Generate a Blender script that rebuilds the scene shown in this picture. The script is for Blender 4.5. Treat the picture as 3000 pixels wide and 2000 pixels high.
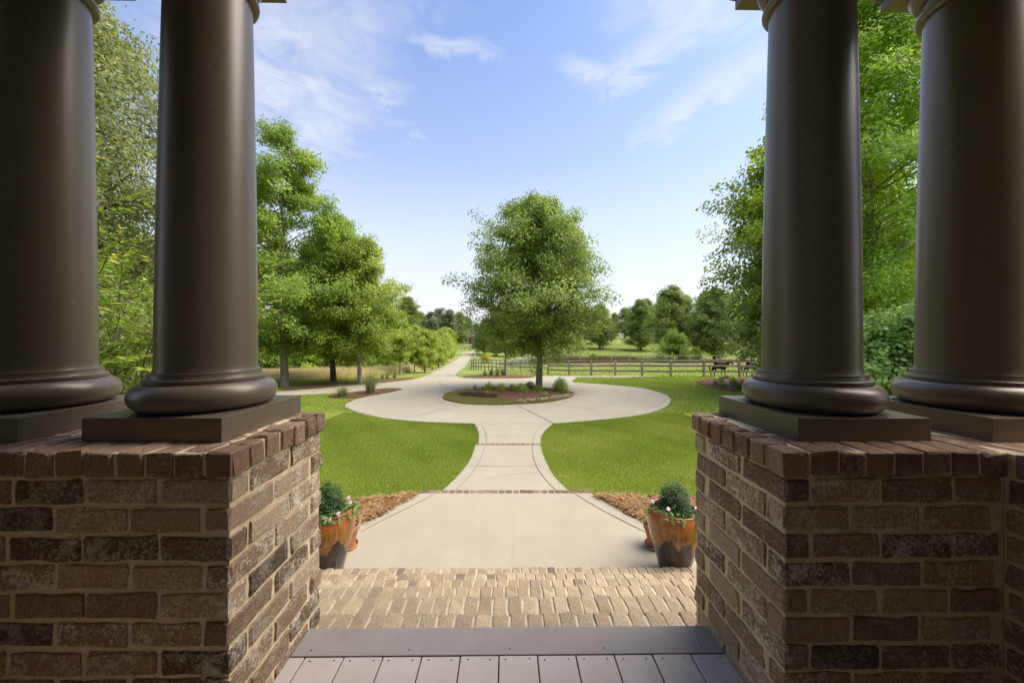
import bpy, bmesh, math, random
import numpy as np
from mathutils import Vector, Matrix, Euler
from mathutils.geometry import delaunay_2d_cdt

for _o in list(bpy.data.objects):
    bpy.data.objects.remove(_o)
S = bpy.context.scene
COL = S.collection
R = math.radians
PI = math.pi

# ------------------------------------------------------------------ camera
FPX, YAW, HORY, ROLL, CAMZ = 1054.2, 0.0132, 979.6, 0.0034, 1.149
cam_d = bpy.data.cameras.new('camera')
cam_d.sensor_width = 36.0
cam_d.lens = FPX * 36.0 / 3000.0
cam_d.shift_y = (HORY - 1000.0) / 3000.0
cam_d.clip_start = 0.05
cam_d.clip_end = 6000
cam = bpy.data.objects.new('camera', cam_d)
COL.objects.link(cam)
cam.matrix_world = (Matrix.Translation((0, 0, CAMZ)) @ Matrix.Rotation(-YAW, 4, 'Z')
                    @ Matrix.Rotation(PI / 2, 4, 'X') @ Matrix.Rotation(ROLL, 4, 'Z'))
S.camera = cam

# ------------------------------------------------------------------ exposure
S.view_settings.view_transform = 'Standard'
S.view_settings.look = 'None'
S.view_settings.exposure = 2.15
S.view_settings.gamma = 1.0
S.view_settings.use_curve_mapping = False
S.render.engine = 'CYCLES'
S.cycles.max_bounces = 6
S.cycles.diffuse_bounces = 4
S.cycles.use_adaptive_sampling = True
S.cycles.adaptive_threshold = 0.025
S.cycles.transmission_bounces = 4
S.cycles.use_denoising = True
S.cycles.sample_clamp_indirect = 8

# ------------------------------------------------------------------ sun
SUN_EL, SUN_AZ = R(56), R(83)      # azimuth from +Y towards +X
sd = bpy.data.lights.new('sun', 'SUN')
sd.energy = 1.45
sd.angle = R(58)
sd.color = (1.0, 0.93, 0.82)
sun = bpy.data.objects.new('sun', sd)
COL.objects.link(sun)
_sv = Vector((math.cos(SUN_EL) * math.sin(SUN_AZ), math.cos(SUN_EL) * math.cos(SUN_AZ), math.sin(SUN_EL)))
sun.rotation_euler = _sv.to_track_quat('Z', 'Y').to_euler()
sun.location = (20, 10, 40)

# ------------------------------------------------------------------ node helpers
class NT:
    def __init__(s, tree):
        s.t = tree; s.n = tree.nodes; s.l = tree.links
    def new(s, typ, **kw):
        n = s.n.new(typ)
        for k, v in kw.items():
            setattr(n, k, v)
        return n
    def put(s, sock, v):
        if hasattr(v, 'is_output') or isinstance(v, bpy.types.NodeSocket):
            s.l.new(v, sock)
        else:
            sock.default_value = v
    def math(s, op, a, b=0.0, c=None, clamp=False):
        n = s.new('ShaderNodeMath', operation=op, use_clamp=clamp)
        s.put(n.inputs[0], a); s.put(n.inputs[1], b)
        if c is not None: s.put(n.inputs[2], c)
        return n.outputs[0]
    def mix(s, f, a, b, blend='MIX'):
        n = s.new('ShaderNodeMix', data_type='RGBA', blend_type=blend)
        s.put(n.inputs['Factor'], f)
        s.put(n.inputs[6], a if not isinstance(a, tuple) else (*a[:3], 1))
        s.put(n.inputs[7], b if not isinstance(b, tuple) else (*b[:3], 1))
        return n.outputs[2]
    def noise(s, vec, scale, detail=4, rough=0.55, dist=0.0):
        n = s.new('ShaderNodeTexNoise')
        if vec is not None: s.l.new(vec, n.inputs['Vector'])
        n.inputs['Scale'].default_value = scale
        n.inputs['Detail'].default_value = detail
        n.inputs['Roughness'].default_value = rough
        n.inputs['Distortion'].default_value = dist
        return n.outputs['Fac']
    def ramp(s, fac, stops):
        n = s.new('ShaderNodeValToRGB')
        e = n.color_ramp.elements
        while len(e) > 2: e.remove(e[-1])
        for i, (p, c) in enumerate(stops):
            el = e[i] if i < 2 else e.new(p)
            el.position = p
            el.color = (*c[:3], 1) if not isinstance(c, (int, float)) else (c, c, c, 1)
        s.put(n.inputs[0], fac)
        return n.outputs[0]
    def mapping(s, vec, scale=(1, 1, 1), loc=(0, 0, 0), rot=(0, 0, 0)):
        n = s.new('ShaderNodeMapping')
        s.l.new(vec, n.inputs[0])
        n.inputs['Scale'].default_value = scale
        s.put(n.inputs['Location'], loc)
        n.inputs['Rotation'].default_value = rot
        return n.outputs[0]
    def vadd(s, a, b):
        n = s.new('ShaderNodeVectorMath', operation='ADD')
        s.put(n.inputs[0], a); s.put(n.inputs[1], b)
        return n.outputs[0]
    def bump(s, h, strength=0.3, dist=0.01):
        n = s.new('ShaderNodeBump')
        s.l.new(h, n.inputs['Height'])
        n.inputs['Strength'].default_value = strength
        n.inputs['Distance'].default_value = dist
        return n.outputs[0]

# ------------------------------------------------------------------ world / sky
W = bpy.data.worlds.new('World')
S.world = W
W.use_nodes = True
w = NT(W.node_tree)
w.n.clear()
sky = w.new('ShaderNodeTexSky', sky_type='NISHITA')
sky.sun_disc = False
sky.sun_elevation = SUN_EL
sky.sun_rotation = SUN_AZ
sky.altitude = 300
sky.air_density = 1.0
sky.dust_density = 1.6
sky.ozone_density = 2.5
tc = w.new('ShaderNodeTexCoord')
nrm = w.new('ShaderNodeVectorMath', operation='NORMALIZE')
w.l.new(tc.outputs['Generated'], nrm.inputs[0])
sep = w.new('ShaderNodeSeparateXYZ')
w.l.new(nrm.outputs[0], sep.inputs[0])
dx, dy, dz = sep.outputs
zz = w.math('ADD', w.math('MAXIMUM', dz, 0.0), 0.16)
cu = w.math('DIVIDE', dx, zz)
cv = w.math('DIVIDE', dy, zz)
comb = w.new('ShaderNodeCombineXYZ')
w.l.new(cu, comb.inputs[0]); w.l.new(cv, comb.inputs[1])
plane = comb.outputs[0]                         # a flat cloud deck seen from below
wisp = w.noise(w.mapping(plane, (0.55, 1.5, 1), rot=(0, 0, 0.5)), 1.3, 7, 0.55, 0.7)
veil = w.noise(w.mapping(plane, (0.5, 0.8, 1), loc=(3.7, 1.2, 0), rot=(0, 0, -0.4)), 0.8, 4, 0.5, 0.4)
c_wisp = w.ramp(wisp, [(0.52, 0.0), (0.78, 0.55)])
c_veil = w.ramp(veil, [(0.40, 0.0), (0.75, 0.55)])
# single cirrus streaks, each at its own bearing / elevation in the sky: (az, el, half-width, half-height, tilt, density)
az = w.math('ARCTAN2', dx, dy)
el = w.math('ARCSINE', dz)
rag = w.noise(w.mapping(nrm.outputs[0], (1.0, 1.0, 2.6)), 9.0, 6, 0.6, 1.1)
ragb = w.noise(w.mapping(nrm.outputs[0], (1.0, 1.0, 1.8), loc=(5.1, 0, 0)), 3.0, 5, 0.6, 0.8)
blobs = [(-0.15, 0.665, 0.085, 0.018, -0.05, 0.85), (-0.355, 0.565, 0.085, 0.024, 0.15, 0.75),
         (-0.29, 0.50, 0.06, 0.018, -0.15, 0.6), (0.24, 0.62, 0.09, 0.026, -0.25, 0.75),
         (0.39, 0.63, 0.17, 0.034, 0.33, 0.7), (0.52, 0.74, 0.14, 0.12, 0.2, 0.8),
         (0.49, 0.52, 0.18, 0.05, 0.38, 0.75), (0.42, 0.43, 0.15, 0.025, 0.1, 0.4),
         (-0.22, 0.31, 0.26, 0.035, -0.42, 0.6), (-0.35, 0.38, 0.20, 0.08, -0.3, 0.45),
         (-0.55, 0.55, 0.22, 0.30, 0.0, 0.75), (-0.29, 0.72, 0.12, 0.03, 0.1, 0.3),
         (0.15, 0.16, 0.4, 0.07, 0.0, 0.35), (-0.15, 0.14, 0.3, 0.08, 0.0, 0.35)]
azd = w.math('ADD', az, w.math('MULTIPLY', w.math('SUBTRACT', ragb, 0.5), 0.20))
eld = w.math('ADD', el, w.math('MULTIPLY', w.math('SUBTRACT', rag, 0.5), 0.085))
tot = None
for (a0, e0, sa, se, tl, dn) in blobs:
    da = w.math('MULTIPLY', w.math('SUBTRACT', azd, a0), math.cos(e0))
    de = w.math('SUBTRACT', eld, e0)
    p = w.math('ADD', w.math('MULTIPLY', da, math.cos(tl)), w.math('MULTIPLY', de, math.sin(tl)))
    q = w.math('SUBTRACT', w.math('MULTIPLY', de, math.cos(tl)), w.math('MULTIPLY', da, math.sin(tl)))
    p = w.math('POWER', w.math('ABSOLUTE', w.math('DIVIDE', p, sa)), 2.0)
    q = w.math('POWER', w.math('ABSOLUTE', w.math('DIVIDE', q, se)), 2.0)
    g = w.math('MULTIPLY', w.math('EXPONENT', w.math('MULTIPLY', w.math('ADD', p, q), -0.8)), dn)
    tot = g if tot is None else w.math('MAXIMUM', tot, g)
tot = w.math('MULTIPLY', tot, w.ramp(rag, [(0.3, 0.35), (0.7, 0.95)]))
cl = w.math('ADD', w.math('MULTIPLY', c_wisp, 0.10), w.math('MULTIPLY', c_veil, 0.28))
cl = w.math('MAXIMUM', cl, tot)
lowhaze = w.ramp(dz, [(0.0, 0.92), (0.22, 0.66), (0.42, 0.28), (0.70, 0.02)])
cl = w.math('MAXIMUM', cl, lowhaze, clamp=True)
skycol = w.mix(1.0, sky.outputs[0], (0.87, 0.92, 1.05), 'MULTIPLY')
# thin cloud is lit by the same sky and sun: a white a little above the sky's own brightness
cloudcol = (3.95, 3.93, 4.05)
final = w.mix(cl, skycol, cloudcol)
bg = w.new('ShaderNodeBackground')
w.l.new(final, bg.inputs[0])
bg.inputs[1].default_value = 0.058
wo = w.new('ShaderNodeOutputWorld')
w.l.new(bg.outputs[0], wo.inputs[0])

# ------------------------------------------------------------------ terrain + pixel unprojection
_ys = np.arange(-50, 3000, 0.5)
_DB = np.interp(_ys, [-50, 3.4, 20, 50, 85, 109, 150, 250, 600, 3000], [2.27, 2.27, 2.77, 4.5, 6.0, 5.3, 4.4, 2.4, 2.6, 3.2])
_DR = np.interp(_ys, [-50, 3.4, 20, 27, 43, 60, 100, 200, 600, 3000], [2.27, 2.27, 2.77, 3.03, 3.08, 2.3, 1.35, 0.7, 2.6, 3.2])
_k = np.hanning(17); _k /= _k.sum()
def _sm(a):
    b = np.convolve(a, _k, 'same'); b[:10] = a[:10]; b[-10:] = a[-10:]
    m = _ys < 3.6
    b[m] = 2.27
    return b
_DB = _sm(_DB); _DR = _sm(_DR)
def terrain(x, y):
    x = np.asarray(x, float); y = np.asarray(y, float)
    t = np.clip((x - 1.0) / 12.0, 0, 1); t = t * t * (3 - 2 * t)
    d = np.interp(y, _ys, _DB) * (1 - t) + np.interp(y, _ys, _DR) * t
    far = np.clip((y - 16) / 30, 0, 1)
    bumps = 0.10 * far * (np.sin(x * 0.21 + 1.3) * np.sin(y * 0.17) + 0.6 * np.sin(x * 0.08 - y * 0.06))
    z = CAMZ - d + bumps
    q = np.sqrt(((x - 3.4) / 8.0) ** 2 + ((y - 56.0) / 7.5) ** 2)      # the pond's level basin
    wq = np.clip((1 - q) / 0.4, 0, 1); wq = wq * wq * (3 - 2 * wq)
    return z * (1 - wq) - 3.4 * wq
def tz(x, y): return float(terrain(x, y))
def ray(px, py):
    u = px - 1500.0; v = py - HORY
    c, s = math.cos(-ROLL), math.sin(-ROLL)
    u, v = u * c - v * s, u * s + v * c
    X = u / FPX; Z = -v / FPX; Y = 1.0
    c, s = math.cos(YAW), math.sin(YAW)
    return (X * c + Y * s, -X * s + Y * c, Z)
_T = np.concatenate([np.arange(2.5, 60, 0.05), np.arange(60, 400, 0.25)])
def G(px, py):
    d = ray(px, py)
    h = CAMZ + d[2] * _T - terrain(d[0] * _T, d[1] * _T)
    i = np.argmax(h <= 0) if (h <= 0).any() else len(_T) - 1
    i = max(i, 1)
    a, b = h[i - 1], h[i]
    t = _T[i - 1] + (_T[i] - _T[i - 1]) * (a / (a - b) if a != b else 0)
    return (d[0] * t, d[1] * t)
def GB(x, y): return G(x * 3000 / 2352, y * 3000 / 2352)
def at_depth(px, py, Y):
    d = ray(px, py); t = Y / d[1]
    return Vector((d[0] * t, Y, CAMZ + d[2] * t))

# ------------------------------------------------------------------ object helpers
rng = np.random.default_rng(7)
random.seed(11)
def link(o, parent=None):
    COL.objects.link(o)
    if parent is not None: o.parent = parent
    return o
def empty(name, loc=(0, 0, 0), rz=0.0, scale=1.0):
    o = bpy.data.objects.new(name, None)
    o.empty_display_size = 0.1
    COL.objects.link(o)
    o.location = loc; o.rotation_euler = (0, 0, rz)
    o.scale = (scale, scale, scale) if isinstance(scale, (int, float)) else scale
    return o
def tag(o, label=None, cat=None, group=None, kind=None):
    if label: o['label'] = label
    if cat: o['category'] = cat
    if group: o['group'] = group
    if kind: o['kind'] = kind
    return o
def mobj(name, me, parent=None, loc=(0, 0, 0), rot=(0, 0, 0), scale=None):
    o = bpy.data.objects.new(name, me)
    link(o, parent)
    o.location = loc; o.rotation_euler = rot
    if scale: o.scale = scale
    return o
def pmesh(name, verts, faces, mat, smooth=False):
    me = bpy.data.meshes.new(name)
    me.from_pydata([tuple(map(float, v)) for v in verts], [], [tuple(map(int, f)) for f in faces])
    me.materials.append(mat)
    if smooth: me.polygons.foreach_set('use_smooth', [True] * len(me.polygons))
    me.update()
    return me
def amesh(name, V, F, mat, var=None, smooth=False):
    """fast mesh from arrays: V (n,3), F (m,k)"""
    me = bpy.data.meshes.new(name)
    V = np.ascontiguousarray(V, np.float32); F = np.ascontiguousarray(F, np.int32)
    m, k = F.shape
    me.vertices.add(len(V)); me.vertices.foreach_set('co', V.ravel())
    me.loops.add(m * k); me.loops.foreach_set('vertex_index', F.ravel())
    me.polygons.add(m); me.polygons.foreach_set('loop_start', np.arange(0, m * k, k, dtype=np.int32))
    if smooth: me.polygons.foreach_set('use_smooth', np.ones(m, bool))
    me.materials.append(mat)
    me.update(calc_edges=True)
    if var is not None:
        a = me.attributes.new('var', 'FLOAT', 'FACE')
        a.data.foreach_set('value', np.ascontiguousarray(var, np.float32))
    return me
class MB:
    def __init__(s): s.v = []; s.f = []
    def add(s, v, f):
        o = len(s.v); s.v += [tuple(p) for p in v]; s.f += [tuple(i + o for i in q) for q in f]
    def box(s, x0, x1, y0, y1, z0, z1, ch=0.0):
        if ch <= 0:
            s.add([(x0, y0, z0), (x1, y0, z0), (x1, y1, z0), (x0, y1, z0), (x0, y0, z1), (x1, y0, z1), (x1, y1, z1), (x0, y1, z1)],
                  [(0, 3, 2, 1), (4, 5, 6, 7), (0, 1, 5, 4), (1, 2, 6, 5), (2, 3, 7, 6), (3, 0, 4, 7)])
        else:
            bm = bmesh.new(); bmesh.ops.create_cube(bm, size=1)
            for v in bm.verts: v.co = Vector(((x0 + x1) / 2 + v.co.x * (x1 - x0), (y0 + y1) / 2 + v.co.y * (y1 - y0), (z0 + z1) / 2 + v.co.z * (z1 - z0)))
            bmesh.ops.bevel(bm, geom=bm.edges[:], offset=ch, segments=2, profile=0.6, affect='EDGES')
            bm.verts.index_update()
            s.add([v.co[:] for v in bm.verts], [[v.index for v in f.verts] for f in bm.faces]); bm.free()
    def tube(s, pts, rad, n=6, cap=True):
        P = [Vector(p) for p in pts]
        if isinstance(rad, (int, float)): rad = [rad] * len(P)
        base = len(s.v)
        up = Vector((0.13, 0.21, 0.97))
        for i, p in enumerate(P):
            t = (P[min(i + 1, len(P) - 1)] - P[max(i - 1, 0)])
            t = t.normalized() if t.length > 1e-9 else Vector((0, 0, 1))
            u = t.cross(up if abs(t.dot(up)) < 0.95 else Vector((1, 0, 0))).normalized(); v = t.cross(u)
            for k in range(n):
                a = 2 * PI * k / n
                s.v.append(tuple(p + (u * math.cos(a) + v * math.sin(a)) * rad[i]))
        for i in range(len(P) - 1):
            for k in range(n):
                k2 = (k + 1) % n
                s.f.append((base + i * n + k, base + i * n + k2, base + (i + 1) * n + k2, base + (i + 1) * n + k))
        if cap:
            s.f.append(tuple(base + k for k in range(n))[::-1])
            s.f.append(tuple(base + (len(P) - 1) * n + k for k in range(n)))
    def lathe(s, prof, n=48, cx=0, cy=0):
        base = len(s.v)
        for r, z in prof:
            for k in range(n):
                a = 2 * PI * k / n
                s.v.append((cx + r * math.cos(a), cy + r * math.sin(a), z))
        for i in range(len(prof) - 1):
            for k in range(n):
                k2 = (k + 1) % n
                s.f.append((base + i * n + k, base + i * n + k2, base + (i + 1) * n + k2, base + (i + 1) * n + k))
    def build(s, name, mat, parent=None, smooth=False, **kw):
        return mobj(name, pmesh(name, s.v, s.f, mat, smooth), parent, **kw)

def smooth_by_angle(o, ang=35):
    me = o.data
    me.polygons.foreach_set('use_smooth', [True] * len(me.polygons))
    bm = bmesh.new(); bm.from_mesh(me)
    for e in bm.edges:
        if len(e.link_faces) == 2 and e.calc_face_angle(0) > R(ang): e.smooth = False
    bm.to_mesh(me); bm.free()

def in_poly(x, y, poly):
    x = np.asarray(x); y = np.asarray(y)
    ins = np.zeros(x.shape, bool)
    n = len(poly)
    for i in range(n):
        x1, y1 = poly[i]; x2, y2 = poly[(i + 1) % n]
        if y1 == y2: continue
        c = ((y1 > y) != (y2 > y)) & (x < (x2 - x1) * (y - y1) / (y2 - y1) + x1)
        ins ^= c
    return ins
def catmull(P, n=5):
    P = [np.array(p, float) for p in P]
    if len(P) < 3: return [tuple(p) for p in P]
    out = []
    for i in range(len(P) - 1):
        p0 = P[max(i - 1, 0)]; p1 = P[i]; p2 = P[i + 1]; p3 = P[min(i + 2, len(P) - 1)]
        for k in range(n):
            t = k / n
            out.append(tuple(0.5 * ((2 * p1) + (-p0 + p2) * t + (2 * p0 - 5 * p1 + 4 * p2 - p3) * t * t + (-p0 + 3 * p1 - 3 * p2 + p3) * t ** 3)))
    out.append(tuple(P[-1]))
    return out
def sheet(name, poly, mat, dz, holes=(), step=0.9, skirt=0.12, parent=None, crown=None):
    """a sheet over the terrain inside poly (list of xy), with a downward skirt"""
    pts = [Vector(p) for p in poly]
    edges = [(i, (i + 1) % len(poly)) for i in range(len(poly))]
    for h in holes:
        o = len(pts); pts += [Vector(p) for p in h]; edges += [(o + i, o + (i + 1) % len(h)) for i in range(len(h))]
    xs = [p[0] for p in poly]; ys_ = [p[1] for p in poly]
    gx, gy = [], []
    y = min(ys_)
    while y < max(ys_):
        st = step * (1 + max(0, y - 30) / 25)
        x = min(xs)
        while x < max(xs):
            gx.append(x + st * 0.3 * random.random()); gy.append(y + st * 0.3 * random.random()); x += st
        y += st
    gx = np.array(gx); gy = np.array(gy)
    m = in_poly(gx, gy, poly)
    for h in holes: m &= ~in_poly(gx, gy, h)
    pts += [Vector((a, b)) for a, b in zip(gx[m], gy[m])]
    V2, E2, F2, *_ = delaunay_2d_cdt(pts, edges, [], 0, 1e-5)
    V2 = np.array([(v.x, v.y) for v in V2])
    F2 = np.array([f for f in F2 if len(f) == 3])
    c = V2[F2].mean(1)
    keep = in_poly(c[:, 0], c[:, 1], poly)
    for h in holes: keep &= ~in_poly(c[:, 0], c[:, 1], h)
    F2 = F2[keep]
    Z = terrain(V2[:, 0], V2[:, 1]) + dz
    if crown is not None: Z = Z + crown(V2[:, 0], V2[:, 1])
    V = np.column_stack([V2, Z])
    faces = [tuple(f) for f in F2]
    a = V2[F2[:, 1]] - V2[F2[:, 0]]; b = V2[F2[:, 2]] - V2[F2[:, 0]]
    faces = [f if cr > 0 else f[::-1] for f, cr in zip(faces, a[:, 0] * b[:, 1] - a[:, 1] * b[:, 0])]
    verts = [tuple(v) for v in V]
    if skirt:
        cnt = {}
        for f in faces:
            for i in range(3):
                e = (f[i], f[(i + 1) % 3]); cnt[tuple(sorted(e))] = cnt.get(tuple(sorted(e)), 0) + 1
        low = {}
        for f in list(faces):
            for i in range(3):
                e = (f[i], f[(i + 1) % 3])
                if cnt[tuple(sorted(e))] == 1:
                    for q in e:
                        if q not in low:
                            low[q] = len(verts); v = verts[q]; verts.append((v[0], v[1], v[2] - skirt))
                    faces.append((e[1], e[0], low[e[0]], low[e[1]]))
    return mobj(name, pmesh(name, verts, faces, mat), parent)

# ------------------------------------------------------------------ materials
def new_mat(name):
    m = bpy.data.materials.new(name); m.use_nodes = True
    t = NT(m.node_tree); t.n.clear()
    out = t.new('ShaderNodeOutputMaterial')
    p = t.new('ShaderNodeBsdfPrincipled')
    t.l.new(p.outputs[0], out.inputs[0])
    co = t.new('ShaderNodeTexCoord').outputs['Object']
    return m, t, p, co, out
def geo_pos(t): return t.new('ShaderNodeNewGeometry').outputs['Position']

def m_plain(name, col, rough=0.6, var=0.15, scale=8.0, bump=0.1, bdist=0.003, metallic=0.0, spec=0.5):
    m, t, p, co, out = new_mat(name)
    n = t.noise(co, scale, 5)
    dark = tuple(c * (1 - var) for c in col); light = tuple(min(1, c * (1 + var)) for c in col)
    t.put(p.inputs['Base Color'], t.ramp(n, [(0.3, dark), (0.7, light)]))
    p.inputs['Roughness'].default_value = rough
    p.inputs['Metallic'].default_value = metallic
    p.inputs['Specular IOR Level'].default_value = spec
    if bump: t.l.new(t.bump(t.noise(co, scale * 6, 3), bump, bdist), p.inputs['Normal'])
    return m

def m_brick(name, stops, smear, smear_amt, bump=0.9):
    m, t, p, co, out = new_mat(name)
    oi = t.new('ShaderNodeObjectInfo')
    off = t.new('ShaderNodeVectorMath', operation='SCALE')
    cx = t.new('ShaderNodeCombineXYZ')
    t.l.new(oi.outputs['Random'], cx.inputs[0]); t.l.new(t.math('FRACT', t.math('MULTIPLY', oi.outputs['Random'], 17.3)), cx.inputs[1])
    t.l.new(cx.outputs[0], off.inputs[0]); off.inputs['Scale'].default_value = 37.0
    v = t.vadd(co, off.outputs[0])
    base = t.ramp(oi.outputs['Random'], stops)
    big = t.noise(v, 14, 5, 0.65)
    fine = t.noise(v, 95, 6, 0.78)
    gr = t.noise(v, 260, 2, 0.5)
    c1 = t.mix(t.ramp(big, [(0.35, 0.0), (0.7, 0.55)]), base, tuple(x * 0.45 for x in stops[0][1]))
    rnd2 = t.math('FRACT', t.math('MULTIPLY', oi.outputs['Random'], 7.77))
    amt = t.math('MULTIPLY', t.ramp(t.math('ADD', t.math('MULTIPLY', fine, 0.6), t.math('MULTIPLY', big, 0.4)), [(0.47, 0.0), (0.60, 1.0)]),
                 t.math('MULTIPLY_ADD', rnd2, smear_amt, smear_amt * 0.35))
    c2 = t.mix(amt, c1, smear)
    c3 = t.mix(t.ramp(gr, [(0.30, 0.55), (0.45, 0.0)]), c2, (0.035, 0.025, 0.02))
    t.put(p.inputs['Base Color'], c3)
    p.inputs['Roughness'].default_value = 0.92
    p.inputs['Specular IOR Level'].default_value = 0.25
    h = t.math('ADD', t.math('MULTIPLY', fine, 0.6), t.math('ADD', t.math('MULTIPLY', gr, 0.25), t.math('MULTIPLY', big, 0.5)))
    t.l.new(t.bump(h, bump, 0.008), p.inputs['Normal'])
    return m
M_BRICK = m_brick('pier_brick', [(0.0, (0.11, 0.073, 0.051)), (0.22, (0.28, 0.168, 0.103)), (0.6, (0.42, 0.27, 0.172)), (1.0, (0.56, 0.40, 0.255))], (0.86, 0.75, 0.58), 0.85)
M_CAPBRICK = m_brick('cap_brick', [(0.0, (0.19, 0.10, 0.064)), (0.5, (0.30, 0.17, 0.108)), (1.0, (0.40, 0.25, 0.16))], (0.70, 0.58, 0.42), 0.45)
M_TREAD = m_brick('tread_brick', [(0.0, (0.19, 0.14, 0.105)), (0.06, (0.35, 0.25, 0.155)), (0.55, (0.44, 0.33, 0.20)), (1.0, (0.53, 0.41, 0.25))], (0.56, 0.46, 0.31), 0.6, 1.0)
M_PAVER = m_brick('path_brick', [(0.0, (0.14, 0.085, 0.06)), (0.5, (0.24, 0.14, 0.09)), (1.0, (0.33, 0.20, 0.13))], (0.45, 0.38, 0.3), 0.3, 0.4)

def m_mortar():
    m, t, p, co, out = new_mat('mortar')
    n = t.noise(co, 30, 6, 0.7); f = t.noise(co, 220, 3)
    c = t.ramp(n, [(0.3, (0.68, 0.535, 0.31)), (0.7, (0.88, 0.73, 0.47))])
    t.put(p.inputs['Base Color'], t.mix(t.ramp(f, [(0.3, 0.5), (0.5, 0.0)]), c, (0.36, 0.28, 0.18)))
    p.inputs['Roughness'].default_value = 0.95
    t.l.new(t.bump(t.math('ADD', n, t.math('MULTIPLY', f, 0.5)), 0.8, 0.008), p.inputs['Normal'])
    return m
M_MORTAR = m_mortar()
M_STEPMORTAR = m_plain('step_mortar', (0.52, 0.44, 0.31), 0.95, 0.15, 30, 0.6, 0.006)

def m_paint():
    m, t, p, co, out = new_mat('bronze_paint')
    pos = geo_pos(t)
    n = t.noise(pos, 420, 2, 0.5); big = t.noise(pos, 5, 4)
    sp = t.noise(pos, 60, 2, 0.3)
    c = t.ramp(big, [(0.3, (0.125, 0.098, 0.072)), (0.7, (0.138, 0.108, 0.080))])
    t.put(p.inputs['Base Color'], t.mix(t.ramp(sp, [(0.73, 0.0), (0.78, 0.5)]), c, (0.30, 0.27, 0.22)))
    t.put(p.inputs['Roughness'], t.ramp(big, [(0.3, 0.33), (0.7, 0.37)]))
    p.inputs['Specular IOR Level'].default_value = 0.75
    p.inputs['Specular Tint'].default_value = (1.0, 0.90, 0.76, 1); p.inputs['Coat Weight'].default_value = 0.0; p.inputs['Coat Roughness'].default_value = 0.3
    t.l.new(t.bump(n, 0.12, 0.002), p.inputs['Normal'])
    return m
M_PAINT = m_paint()

def m_deck(name='deck_composite', k=1.0):
    m, t, p, co, out = new_mat(name)
    pos = geo_pos(t)
    oi = t.new('ShaderNodeObjectInfo')
    n = t.noise(pos, 700, 2); b = t.noise(pos, 9, 5, 0.6); st = t.noise(t.mapping(pos, (40, 3, 3)), 3, 4)
    c = t.ramp(b, [(0.25, (0.44, 0.385, 0.345)), (0.75, (0.52, 0.46, 0.415))])
    c = t.mix(t.math('MULTIPLY', oi.outputs['Random'], 0.35), c, (0.42, 0.37, 0.34))
    c = t.mix(t.ramp(n, [(0.35, 0.35), (0.5, 0.0)]), c, (0.26, 0.23, 0.205))
    spk = t.noise(pos, 55, 2, 0.4)
    c = t.mix(t.ramp(spk, [(0.76, 0.0), (0.80, 0.6)]), c, (0.5, 0.48, 0.46))
    stain = t.noise(pos, 2.6, 3)
    c = t.mix(t.ramp(stain, [(0.62, 0.0), (0.75, 0.35)]), c, (0.25, 0.19, 0.14))
    if k != 1.0: c = t.mix(1.0, c, (k, k, k * 1.02), 'MULTIPLY')
    t.put(p.inputs['Base Color'], c)
    p.inputs['Roughness'].default_value = 0.8; p.inputs['Specular IOR Level'].default_value = 0.25
    t.l.new(t.bump(t.math('ADD', n, t.math('MULTIPLY', st, 0.5)), 0.25, 0.0015), p.inputs['Normal'])
    return m
M_DECK = m_deck()
M_DECK_BORDER = m_deck('deck_border', 0.62)
M_SCREW = m_plain('screw_dark', (0.03, 0.028, 0.026), 0.4, metallic=0.6, bump=0)
M_DARK = m_plain('dark_gap', (0.03, 0.026, 0.022), 0.9, bump=0)

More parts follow.
